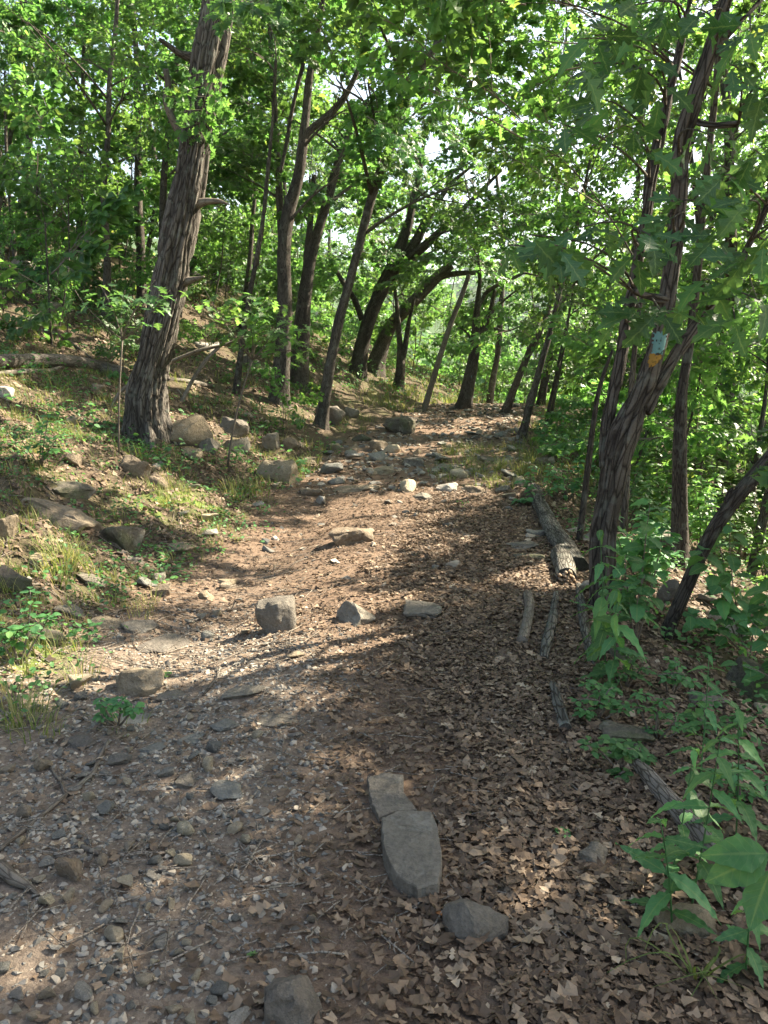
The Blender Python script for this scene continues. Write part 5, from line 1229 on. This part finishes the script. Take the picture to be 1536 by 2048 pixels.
# ------------------------------------------------------------------ grass and ground cover
GV = []; GF = []; GVAR = []; gn = 0
def blades(cx, cy, n_, h, spread, droop=.6, w=.0032, var=(.45, .2)):
    """arching blades round each centre"""
    global gn
    cx = np.repeat(cx, n_); cy = np.repeat(cy, n_); m = len(cx); a = RNG.uniform(0, 2 * math.pi, m); rad = spread * np.sqrt(RNG.random(m)) * .35
    x = cx + np.cos(a) * rad; y = cy + np.sin(a) * rad; z = H(x, y); hh = h * RNG.uniform(.45, 1.15, m); dr = droop * RNG.uniform(.4, 1.4, m); a = a + RNG.normal(0, .5, m)
    ts = np.array([0, .35, .7, 1.0]); V = np.zeros((m, 8, 3)); wd = w * RNG.uniform(.7, 1.3, m) * (h / .2) ** .4; side = np.stack([-np.sin(a), np.cos(a)], -1)
    for i, t in enumerate(ts):
        px_ = x + np.cos(a) * hh * dr * t ** 1.7; py_ = y + np.sin(a) * hh * dr * t ** 1.7; pz = z + hh * (t - .38 * dr * t * t) - .01; ww = wd * (1 - t * .92)
        V[:, 2 * i] = np.stack([px_ - side[:, 0] * ww, py_ - side[:, 1] * ww, pz], -1); V[:, 2 * i + 1] = np.stack([px_ + side[:, 0] * ww, py_ + side[:, 1] * ww, pz], -1)
    q = tri(np.array([[0, 1, 3, 2], [2, 3, 5, 4], [4, 5, 7, 6]])); F = q[None] + (np.arange(m) * 8)[:, None, None]
    GV.append(V.reshape(-1, 3)); GF.append(F.reshape(-1, 3) + gn); gn += m * 8; GVAR.append(np.repeat(np.clip(RNG.normal(*var, m), 0, 1), 8))
def tufts(n_, xr_, yr_, dens, per, h, spread, var=(.5, .25), **kw):
    x, y = cand(n_, xr_, yr_); k = (RNG.random(n_) < dens(x, y)) & visible(x, y) & off_rocks(x, y, .6); blades(x[k], y[k], per, h, spread, var=var, **kw)
patch = lambda x, y: smooth01(.42, .6, fbm(x * 1.3, y * 1.3, s=41))
tufts(1700, (-6, -1.2), (3, 13), lambda x, y: smooth01(-.15, .2, left_off(x, y)) * (.15 + .85 * patch(x, y)), 16, .17, .25, (.55, .3))
tufts(500, (0, 8), (20, 36), lambda x, y: smooth01(-.1, .3, left_off(x, y)), 14, .35, .6, (.45, .3), w=.008)
tufts(1300, (-12, 1.5), (9, 30), lambda x, y: smooth01(-.1, .3, left_off(x, y)) * (.15 + .85 * patch(x, y)), 14, .26, .5, (.5, .3), w=.006)
tufts(170, (.2, 3.0), (10, 14.5), lambda x, y: (x > xc(y) + .1) * (x < xc(y) + 1.9) * 1., 16, .22, .3, (.4, .25))
tufts(260, (1.0, 6), (11, 26), lambda x, y: smooth01(-.25, .1, right_off(x, y)) * (right_off(x, y) < 1.6), 16, .3, .5, (.55, .3), w=.006)
tufts(60, (-3.2, -1.2), (3.2, 5.5), lambda x, y: smooth01(-.3, .0, left_off(x, y)), 22, .16, .22, (.75, .2))
for (px_, py_, n_, h) in ((40, 1440, 90, .2), (70, 1470, 60, .16), (240, 1450, 30, .1), (120, 1130, 120, .28), (200, 1150, 60, .2), (330, 1010, 60, .18), (560, 960, 40, .16), (1040, 950, 120, .34), (1000, 940, 80, .3), (960, 950, 50, .25), (1060, 925, 80, .3), (900, 960, 40, .2), (170, 1350, 30, .15)):
    g = ground(px_, py_); blades(np.array([g[0]]), np.array([g[1]]), n_, h, .35, .8, var=(.6, .28))
tag(put('grass', np_mesh('grass', np.concatenate(GV), np.concatenate(GF), GRASS, np.concatenate(GVAR), False)), 'wispy green and straw-coloured grass growing on the banks', 'grass', kind='stuff')
# low leafy ground cover on the banks
CT = leaf(ROUND, .1, .25, .02, 0, 1, 1); CT2 = leaf(OVAL, .1, .3, .02, 0, 1, 2); CV = []; CF = []; CVAR = []; cn = 0
def cover(n_, xr_, yr_, dens, per, h, rad, size):
    global cn
    x, y = cand(n_, xr_, yr_); k = (RNG.random(n_) < dens(x, y)) & visible(x, y) & off_rocks(x, y, .7); x = np.repeat(x[k], per); y = np.repeat(y[k], per); m = len(x)
    if m == 0: return
    x = x + RNG.normal(0, rad, m); y = y + RNG.normal(0, rad, m); s = RNG.uniform(*size, m)
    M = rotz_tilt(m, .45); pos = np.stack([x, y, H(x, y) + RNG.uniform(.01, h, m)], -1)
    for t, I in ((CT, np.arange(0, m, 2)), (CT2, np.arange(1, m, 2))):
        V, F = instance(*t, pos[I], M[I], s[I]); CV.append(V); CF.append(F + cn); cn += len(V); CVAR.append(np.repeat(np.clip(RNG.normal(.45, .25, len(I)), 0, .97), len(t[0])))
cover(1000, (-6, -1.2), (3, 12), lambda x, y: smooth01(-.2, .1, left_off(x, y)) * (.2 + .8 * smooth01(.4, .6, fbm(x * 1.1, y * 1.1, s=51))), 16, .10, .09, (.02, .05))
cover(240, (-2, 9), (20, 38), lambda x, y: smooth01(-.1, .3, left_off(x, y)), 20, .5, .3, (.06, .12))
cover(850, (-14, -1), (9, 28), lambda x, y: smooth01(-.1, .3, left_off(x, y)) * (.25 + .75 * smooth01(.4, .6, fbm(x * .8, y * .8, s=52))), 16, .25, .2, (.04, .09))
cover(620, (1.0, 5), (2.4, 12), lambda x, y: smooth01(.15, .6, right_off(x, y)) * .8, 16, .16, .1, (.022, .05))
cover(430, (1.6, 12), (8, 28), lambda x, y: smooth01(.3, 1, right_off(x, y)), 20, .5, .25, (.04, .09))
cover(60, (-2, 3), (9, 15), lambda x, y: (x > xc(y) + .2) * 1., 10, .08, .08, (.02, .04))
tag(put('ground_cover', np_mesh('ground_cover', np.concatenate(CV), np.concatenate(CF), HERB, np.concatenate(CVAR), False)), 'low green herbs and seedlings carpeting the slopes beside the trail', 'ground cover', kind='stuff')

# ------------------------------------------------------------------ foreground plants
LM = {}
def leafobj(kind, st, parent, p, y, z, s, m_, base, name='leaf', bend=.35, fold=.14):
    v = random.randrange(4); k = (kind, v, m_.name)
    if k not in LM:
        V, F = leaf([(a, b * .8) for a, b in st] if kind == 'oak' else st, fold + .05 * v, bend + .2 * (v - 1.5), .03, .05 if kind == 'oak' else 0, 1, v + 11)
        LM[k] = np_mesh(kind + '_leaf', V, F, m_, np.full(len(V), (.25, .45, .6, .8)[v]), True, extra={'rib': (np.arange(len(V)) % 3 == 1).astype(float), 'lw': np.arange(len(V)) % 3 - 1.0, 'lt': np.repeat([t_ for t_, _ in st], 3)})
    o = bpy.data.objects.new(name, LM[k]); COL.objects.link(o); o.parent = parent; M = basis(y, z); q = np.asarray(p) - base
    o.matrix_basis = Matrix([[*(M[a] * s), q[a]] for a in range(3)] + [[0, 0, 0, 1]]); return o
def herb(label, base_px, top_px, Ytop_off, n_pairs, lsize, st=LANCED, kind='lance', m_=HERB, name='leafy_herb', flower=False, droop=.35, start=.25, Yb=None, whorl=2, sway=.02):
    g = ground(*base_px) if Yb is None else np.array([at(*base_px, Yb)[0], Yb, 0]); g[2] = Hs(g[0], g[1])
    top = at(*top_px, g[1] + Ytop_off); root = empty(name, g, label, 'plant')
    t = np.linspace(0, 1, 9)[:, None]; mid = (g + top) / 2 + np.array([random.uniform(-sway, sway), random.uniform(-sway, sway), .0])
    P = (1 - t) ** 2 * (g - (0, 0, .03)) + 2 * t * (1 - t) * mid + t ** 2 * top; V, F = tube(P, np.linspace(.0035, .0015, 9), 6)
    put('stem', np_mesh('stem', V - g, F, m_, np.full(len(V), .2), True), root)
    a0 = random.uniform(0, 3)
    for k in range(n_pairs):
        u = start + (1 - start) * k / max(1, n_pairs - 1); p = np.array([np.interp(u, np.linspace(0, 1, 9), P[:, a]) for a in range(3)]); s = lsize * (1.05 - .55 * u ** 3) * random.uniform(.85, 1.15)
        for q in range(whorl):
            a = a0 + k * 1.57 + q * 2 * math.pi / whorl + random.uniform(-.3, .3); d = np.array([math.cos(a), math.sin(a), random.uniform(-droop, .35)])
            leafobj(kind, st, root, p, d, (random.uniform(-.3, .3), random.uniform(-.3, .3), 1), s, m_, g)
    if flower:
        mb = MB()
        for q in range(6):
            V, F = leaf(OVAL, .1, .2, 0, 0, .02, q); mb.add(V @ basis((math.cos(q * 1.05), math.sin(q * 1.05), .3), (0, 0, 1)).T + top, F)
        put('flower', mb.mesh('flower', PETAL, origin=g), root)
    return root
herb('tallest narrow-leaved green herb in the lower right foreground', (1375, 1850), (1440, 1480), .15, 9, .15)
herb('narrow-leaved green herb with broad drooping leaves left of the tallest one', (1345, 1870), (1320, 1640), .0, 6, .15)
herb('narrow-leaved herb rising behind the grey log', (1330, 1800), (1388, 1500), .2, 7, .125)
herb('narrow-leaved herb farther right behind the tallest one', (1470, 1700), (1475, 1420), .1, 8, .14)
herb('thin willowy herb by the dark boulder at the right', (1400, 1560), (1418, 1310), .1, 8, .115)
herb('low narrow-leaved herb at the bottom right edge', (1490, 1960), (1500, 1800), .0, 5, .12)
for i, (bx, by, tx, ty, lab) in enumerate(((1212, 1350, 1200, 1060, 'tall hanging-leaved herb in front of the blazed tree trunk'), (1190, 1320, 1215, 1130, 'shorter hanging-leaved herb at the foot of the blazed tree'), (1225, 1380, 1232, 1180, 'hanging-leaved herb right of the blazed tree foot'))):
    herb(lab, (bx, by), (tx, ty), -.1, 9, .19, droop=.9, start=.12)
herb('slender yellow-flowered herb left of the blazed tree trunk', (1190, 1180), (1206, 985), 0, 5, .07, flower=True)
# large compound leaf reaching in from the right edge
g = ground(1560, 1960); top = at(1536, 1708, g[1] - .25)
rootc = empty('leafy_herb', g, 'plant with very large glossy oval leaves reaching in from the right edge', 'plant')
V, F = tube(np.array([g - (0, 0, .03), (g + top) / 2 + (.05, 0, .03), top]), [.004, .003, .002], 6); put('stem', np_mesh('stem', V - g, F, HERB, np.full(len(V), .2), True), rootc)
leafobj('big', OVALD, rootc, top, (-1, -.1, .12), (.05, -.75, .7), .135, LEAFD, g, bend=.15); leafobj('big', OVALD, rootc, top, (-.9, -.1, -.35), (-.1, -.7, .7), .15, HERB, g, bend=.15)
leafobj('big', OVALD, rootc, top + (.01, 0, -.04), (-.35, -.1, -.85), (-.2, -.95, .2), .14, HERB, g, bend=.1); leafobj('big', OVALD, rootc, top, (.8, .1, -.2), (0, -.7, .7), .14, HERB, g, bend=.1)
# shrubs with rounded leaves below the blazed tree
def shrub(label, base_px, tips, lsize, nl, st=ROUNDD, kind='round', m_=HERB, sep=True, name='leafy_shrub', dy=0., ns=2):
    g = ground(*base_px); root = empty(name, g, label, 'shrub')
    mb = MB(); lb = MB(); tmpl = leaf(st, .12, .25, .02, 0, 1, 5)
    for (tx, ty, od) in tips:
        tp_ = at(tx, ty, g[1] + od); P = limb_path(g - np.array([0, 0, .02]), tp_, .12, random); mb.add(*tube(P, np.linspace(.006, .002, 7), 5))
        for k in range(nl):
            u = .35 + .65 * k / max(1, nl - 1); p = np.array([np.interp(u * 6, range(7), P[:, a]) for a in range(3)])
            for q in range(ns):
                a = k * 2.1 + q * 3.1 + random.uniform(-.4, .4); d = np.array([math.cos(a), math.sin(a), random.uniform(-.35, .3)]); s = lsize * random.uniform(.7, 1.2); z = (random.uniform(-.4, .4), random.uniform(-.5, .2), 1)
                pp = p + d / np.linalg.norm(d) * .012
                if sep: leafobj(kind, st, root, pp, d, z, s, m_, g)
                else: lb.add(tmpl[0] @ (basis(d, z) * s).T + pp, tmpl[1], min(.97, max(0, random.gauss(.5, .22))))
    put('stem', mb.mesh('stem', TWIG, origin=g, extra={'furrow': np.zeros(mb.n)}), root)
    if not sep: put('foliage', lb.mesh('foliage', m_, origin=g, smooth=False), root)
    return root
shrub('shrub with rounded leaves in front of the dark leaning trunk', (1272, 1290), [(1300, 1010, .1), (1250, 1110, -.1), (1290, 1150, -.2), (1240, 1180, 0), (1320, 1100, .1)], .105, 8)
shrub('shrub with rounded leaves at the right edge above the dark boulder', (1500, 1330), [(1400, 1100, -.1), (1460, 1050, 0), (1380, 1230, -.2), (1520, 1110, .1), (1440, 1170, -.2), (1540, 1200, -.1), (1420, 1000, .2)], .115, 9)
shrub('round-leaved shrub cut by the right edge beside the big dark boulder', (1560, 1420), [(1500, 1240, -.1), (1540, 1180, 0), (1480, 1330, -.2), (1560, 1280, 0)], .105, 7)
for i, (bx, by, tips, lab) in enumerate((
    (1245, 1545, [(1180, 1500), (1210, 1480), (1240, 1490), (1270, 1500), (1225, 1560), (1250, 1600), (1200, 1540), (1290, 1530)], 'small-leaved low shrub right of the thin dark stick'),
    (1310, 1480, [(1260, 1420), (1290, 1390), (1330, 1400), (1350, 1430), (1280, 1460), (1370, 1460)], 'small-leaved low shrub behind the grey slanting log'),
    (1190, 1440, [(1150, 1400), (1170, 1370), (1200, 1390), (1225, 1410), (1165, 1430), (1230, 1380)], 'small-leaved low shrub beside the charred branch end'),
    (1250, 1380, [(1210, 1330), (1240, 1300), (1280, 1310), (1300, 1340), (1260, 1350)], 'small-leaved low shrub below the hanging herbs'),
    (1430, 1480, [(1380, 1430), (1410, 1400), (1450, 1400), (1480, 1440), (1400, 1460), (1500, 1470)], 'small-leaved low shrub left of the thin willowy herb'),
    (1480, 1600, [(1430, 1560), (1460, 1530), (1500, 1540), (1530, 1570), (1450, 1590), (1520, 1600)], 'small-leaved low shrub at the right edge under the herbs'),
    (1340, 1390, [(1310, 1350), (1340, 1320), (1370, 1350), (1390, 1370)], 'small-leaved low shrub among the dark leaves on the right slope'),
    (1070, 1010, [(1040, 960), (1070, 930), (1100, 940), (1120, 970), (1050, 1000), (1030, 1010)], 'leafy little shrub at the far end of the lichened log'),
    (1140, 1000, [(1100, 930), (1130, 900), (1160, 920), (1180, 950), (1150, 970), (1120, 960)], 'leafy shrub left of the blazed tree behind the log'),
    (80, 930, [(40, 860), (90, 840), (120, 870), (100, 810), (60, 890), (130, 900)], 'leafy seedling clump on the sunny left bank'),
    (40, 1330, [(10, 1200), (60, 1180), (20, 1260), (70, 1250), (100, 1230), (0, 1300)], 'leafy seedling at the left edge of the trail'),
    (590, 950, [(570, 930), (600, 920), (615, 945), (580, 960)], 'small leafy weed beside the upright slab'),
    (235, 1450, [(215, 1410), (240, 1400), (260, 1420), (225, 1430)], 'tiny green weed beside the slate slab'),
    (730, 790, [(690, 740), (720, 730), (750, 745), (770, 760), (700, 770)], 'leafy seedling at the foot of the arching trunks'))):
    sc_ = 1.0 if by > 1200 else 1.6
    shrub(lab, (bx, by), [(a, b, random.uniform(-.15, .15)) for a, b in tips], (.036 if by > 1360 else .05) * sc_, 11, OVAL if i % 2 else ROUND, sep=False, name='leafy_shrub', ns=2)
for k, (bx, by, w_, h_, lab) in enumerate(((1290, 1180, 70, 170, 'bushy shrub just right of the blazed tree trunk'), (1400, 1120, 80, 190, 'bushy shrub behind the dark leaning trunk'), (1480, 1120, 80, 220, 'bushy shrub near the right edge above the pale rock'), (1250, 1060, 60, 170, 'bushy shrub between the blazed tree and the upright trunk'),
    (1330, 1050, 80, 190, 'bushy shrub low behind the upright dark trunk'), (1450, 1020, 90, 210, 'bushy shrub far right on the lower slope'), (1130, 930, 60, 120, 'bushy shrub left of the blazed tree by the crest boulder'), (1180, 960, 60, 150, 'bushy shrub directly behind the blazed tree trunk'), (1530, 1180, 60, 200, 'bushy shrub cut by the right edge'))):
    rr_ = random.Random(k + 900); tips = [(bx + rr_.uniform(-w_, w_), by - rr_.uniform(.3, 1.) * h_, rr_.uniform(-.5, .5)) for _ in range(12)]
    shrub(lab, (bx, by), tips, .085, 10, OVAL if k % 2 else ROUND, m_=LEAF2 if k % 3 else HERB, sep=False, ns=3)
# sedge clump, long arching blades as parts
g = ground(1392, 1965); rootg = empty('sedge_clump', g, 'clump of long arching sedge blades at the bottom right', 'grass')
for (tx, ty, od) in ((1210, 2010, .0), (1290, 1900, -.05), (1250, 1960, .05), (1500, 2060, -.05), (1480, 1990, .05), (1370, 2060, -.1), (1430, 2055, -.08), (1350, 1860, .1), (1410, 1900, .1), (1300, 2030, -.05)):
    tp_ = at(tx, ty, max(.9, g[1] + od)); tp_[2] = max(tp_[2], Hs(tp_[0], tp_[1]) + .02); P = limb_path(g, tp_, .14, random); T_, A_, B_ = frames(P); w = np.linspace(.0045, .0008, 7)[:, None]
    sd = np.cross(T_, np.array([0, 0, 1.])); sd /= np.linalg.norm(sd, axis=1)[:, None] + 1e-6
    V = np.concatenate([P - sd * w, P + sd * w, P - np.array([0, 0, .001])]); F = np.array([[i, i + 1, 15 + i - 1, 7 + i] for i in range(6)]); F[:, 2] = np.arange(6) + 8
    put('blade', np_mesh('blade', V - g, F, GRASS, np.full(len(V), .35), True), rootg)

# ------------------------------------------------------------------ big oak leaves hanging in from the blazed tree
def oak_cluster(px_, py_, Y, n_, frm, size=(.13, .19), spread=60):
    p0 = np.array(frm(px_, py_)); c = at(px_, py_, Y); P = limb_path(p0, c, .15, random); mb = MB(); mb.add(*tube(P, np.linspace(.009, .003, 7), 6))
    put('limb', mb.mesh('limb', BARK2, origin=br, extra={'furrow': np.zeros(mb.n)}), tr)
    for k in range(n_):
        u = random.uniform(.72, 1.0) if k > n_ * .35 else 1.0; p = np.array([np.interp(u * 6, range(7), P[:, a]) for a in range(3)])
        a = random.uniform(0, 6.28); d = np.array([math.cos(a), math.sin(a) * .6, random.uniform(-1.0, .15)])
        z = np.array([random.gauss(0, .5), -.55 + random.gauss(0, .45), .75]); s = random.uniform(*size)
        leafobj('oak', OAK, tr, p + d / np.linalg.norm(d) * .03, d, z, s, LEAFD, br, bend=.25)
def near_stem(px_, py_):
    x, y, f = project(spr_); j = int(np.argmin(np.hypot(x - px_, y - (py_ + 60)) + 400 * (spr_[:, 2] < 1.9))); return spr_[j]
for (px_, py_, Y, n_) in ((1190, 70, 3.6, 8), (1150, 130, 3.4, 7), (1240, 60, 3.8, 7), (1290, 120, 3.8, 6), (1210, 200, 3.7, 6), (1130, 250, 3.6, 5), (1320, 180, 4.0, 5), (1250, 250, 3.7, 5), (1290, 300, 3.9, 4), (1060, 470, 3.2, 7), (1110, 490, 3.1, 6), (1020, 490, 3.3, 4), (1160, 455, 3.4, 4),
                      (1300, 470, 3.3, 7), (1270, 500, 3.4, 5), (1340, 440, 3.6, 5), (1280, 630, 3.6, 6), (1320, 620, 3.5, 6), (1240, 640, 3.8, 5), (1390, 400, 3.5, 5), (1450, 350, 3.4, 7), (1500, 400, 3.2, 8), (1440, 470, 3.3, 7), (1490, 520, 3.2, 8), (1420, 560, 3.5, 6), (1520, 600, 3.1, 7), (1470, 640, 3.4, 5), (1510, 300, 3.6, 6),
                      (1380, 610, 3.7, 4), (1500, 60, 3.6, 6), (1460, 130, 3.8, 5), (1530, 180, 3.6, 6), (1400, 30, 3.9, 5), (1340, 20, 3.7, 6), (1270, 10, 3.6, 6), (1420, 270, 3.9, 5), (1530, 480, 3.1, 6)):
    oak_cluster(px_, py_, Y, n_, near_stem)
# low sunlit leafy branch of a sapling in front of the second oak
gS = ground(455, 935); root = empty('sapling', gS, 'bright sunlit oak sapling with spreading leaves between the big oak and the slender one', 'sapling')
mb = MB(); rS = random.Random(4); fk = at(505, 720, gS[1]); mb.add(*tube(limb_path(gS - np.array([0, 0, .03]), fk, 0, rS), np.linspace(.016, .011, 7), 6))
for (tx, ty, od, n_) in ((450, 600, .2, 16), (490, 590, .1, 20), (530, 600, -.1, 22), (570, 620, -.1, 22), (605, 660, -.2, 18), (430, 620, .1, 16), (545, 660, .2, 18), (500, 650, -.3, 18), (460, 670, .2, 10), (620, 700, -.1, 10), (580, 690, .1, 10), (410, 580, -.6, 10)):
    c = at(tx, ty, gS[1] + od); P = limb_path(fk, c, .08, rS); mb.add(*tube(P, np.linspace(.009, .003, 7), 5))
    for k in range(n_):
        u = rS.uniform(.55, 1.); p = np.array([np.interp(u * 6, range(7), P[:, a]) for a in range(3)]) + np.array([rS.gauss(0, .13), rS.gauss(0, .13), rS.gauss(0, .06)])
        a = rS.uniform(0, 6.28); leafobj('oak', OAK, root, p, (math.cos(a), math.sin(a), rS.uniform(-.5, .15)), (rS.gauss(.3, .35), rS.gauss(-.3, .35), 1), rS.uniform(.13, .2), LEAF, gS, bend=.25)
put('stem', mb.mesh('stem', TWIG, origin=gS, extra={'furrow': np.zeros(mb.n)}), root)
gS = ground(238, 905); root = empty('sapling', gS, 'dark-leaved oak sapling reaching across in front of the big furrowed oak', 'sapling'); mb = MB(); fk = at(245, 680, gS[1]); mb.add(*tube(limb_path(gS - np.array([0, 0, .03]), fk, 0, rS), np.linspace(.012, .009, 7), 6))
for (tx, ty, od, n_) in ((150, 580, 0, 8), (200, 570, .1, 12), (250, 580, -.2, 12), (300, 590, -.3, 10), (340, 580, -.3, 8), (230, 620, .1, 8), (310, 560, -.2, 6), (280, 640, -.2, 6)):
    c = at(tx, ty, gS[1] + od); P = limb_path(fk, c, .06, rS); mb.add(*tube(P, np.linspace(.007, .003, 7), 5))
    for k in range(n_):
        u = rS.uniform(.55, 1.); p = np.array([np.interp(u * 6, range(7), P[:, a]) for a in range(3)]) + np.array([rS.gauss(0, .11), rS.gauss(0, .1), rS.gauss(0, .04)])
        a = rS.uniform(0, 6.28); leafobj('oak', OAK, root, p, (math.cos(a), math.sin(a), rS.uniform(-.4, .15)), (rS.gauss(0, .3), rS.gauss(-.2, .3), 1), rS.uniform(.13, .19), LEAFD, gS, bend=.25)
put('stem', mb.mesh('stem', TWIG, origin=gS, extra={'furrow': np.zeros(mb.n)}), root)

# ------------------------------------------------------------------ far wooded hillside
FV = []; FF = []; FA = []; fn = 0; q4 = np.array([[-.5, -.3, 0], [.5, -.3, .1], [.4, .35, 0], [-.45, .3, -.1]]); qf = tri(np.array([[0, 1, 2, 3]]))
for (n_, yr_, cs, per, ls) in ((240, (62, 200), 3.6, 150, .9), (420, (200, 620), 7.0, 90, 2.4)):
    yy = RNG.uniform(*yr_, n_); xx = RNG.uniform(-.25, .55, n_) * yy; zz = H(xx, yy)
    for x, y, z in zip(xx, yy, zz):
        d = RNG.normal(0, 1, (per, 3)); d /= np.linalg.norm(d, axis=1)[:, None]; rr_ = RNG.uniform(.55, 1.05, per)[:, None]; P = np.array([x, y, z + cs * 1.1]) + d * rr_ * np.array([cs, cs, cs * 1.15]) * RNG.uniform(.7, 1.2)
        V, F = instance(q4, qf, P, rotz_tilt(per, .8), RNG.uniform(.6, 1.3, per) * ls); FV.append(V); FF.append(F + fn); fn += len(V); FA.append(np.repeat(np.clip(RNG.normal(.45, .2, per), 0, .95), 4))
tag(put('distant_wood', np_mesh('distant_wood', np.concatenate(FV), np.concatenate(FF), LEAF, np.concatenate(FA), False)), 'hazy wooded valley and hillside glimpsed beyond the trail crest', 'wood', kind='stuff')

# ------------------------------------------------------------------ prune twigs out of the narrow sunbeams that reach the path
bpy.context.view_layer.update(); dg = bpy.context.evaluated_depsgraph_get(); Sv = Vector(SUN); cut = set()
for (px_, py_, ln) in ((700, 1507, .24), (90, 1905, .2), (1050, 1722, .2), (1300, 1765, .16), (680, 1385, .2), (400, 1560, .1), (560, 1182, .3), (500, 1060, .2), (640, 960, .3), (480, 1225, .15), (620, 1165, .4), (690, 1145, .3), (560, 1300, .2), (700, 1285, .15), (780, 1110, .3), (720, 1050, .3), (560, 1075, .4), (640, 1090, .3), (330, 1350, .25), (280, 1370, .2),
                      (850, 1010, .4), (940, 985, .3), (690, 1010, .3), (1120, 1150, .2), (920, 1170, .15), (300, 1180, .2)):
    g = ground(px_, py_)
    for k in range(max(1, int(ln / .09))):
        u = (k - ln / .09 / 2) * .09
        for w in (-.035, .035):
            o_ = Vector((g[0] + SUN_H[0] * u - SUN_H[1] * w, g[1] + SUN_H[1] * u + SUN_H[0] * w, 0)); o_.z = Hs(o_.x, o_.y); o_ = o_ + Sv * .4
            for _ in range(14):
                hit, loc, nn_, ix, ob, mm = sc.ray_cast(dg, o_, Sv)
                if not hit or ob.name.startswith('haze'): break
                if ob.name.split('.')[0] == 'leafy_branch': cut.add(ob.name)
                o_ = loc + Sv * .05
print('pruned', len(cut))
for nme in cut: bpy.data.objects.remove(bpy.data.objects[nme])

# ------------------------------------------------------------------ haze
m, nt, out = mat('haze_air'); pv = nt.nodes.new('ShaderNodeVolumePrincipled')
pv.inputs['Color'].default_value = (.80, .88, 1.0, 1); pv.inputs['Density'].default_value = .00016; pv.inputs['Anisotropy'].default_value = .2
nt.links.new(pv.outputs[0], out.inputs['Volume'])
X0, X1, Y0, Y1_, Z0, Z1 = xs[0] - 5, xs[-1] + 5, ys[0] - 5, ys[-1] + 5, float(gz.min()) - 1.5, float(gz.max()) + 30
Vb = np.array([(x, y, z) for x in (X0, X1) for y in (Y0, Y1_) for z in (Z0, Z1)]); Fb = np.array([(0, 1, 3, 2), (4, 6, 7, 5), (0, 4, 5, 1), (2, 3, 7, 6), (0, 2, 6, 4), (1, 5, 7, 3)])
tag(put('haze', np_mesh('haze', Vb, Fb, m)), 'thin bluish summer haze filling the valley air', 'haze', kind='stuff')
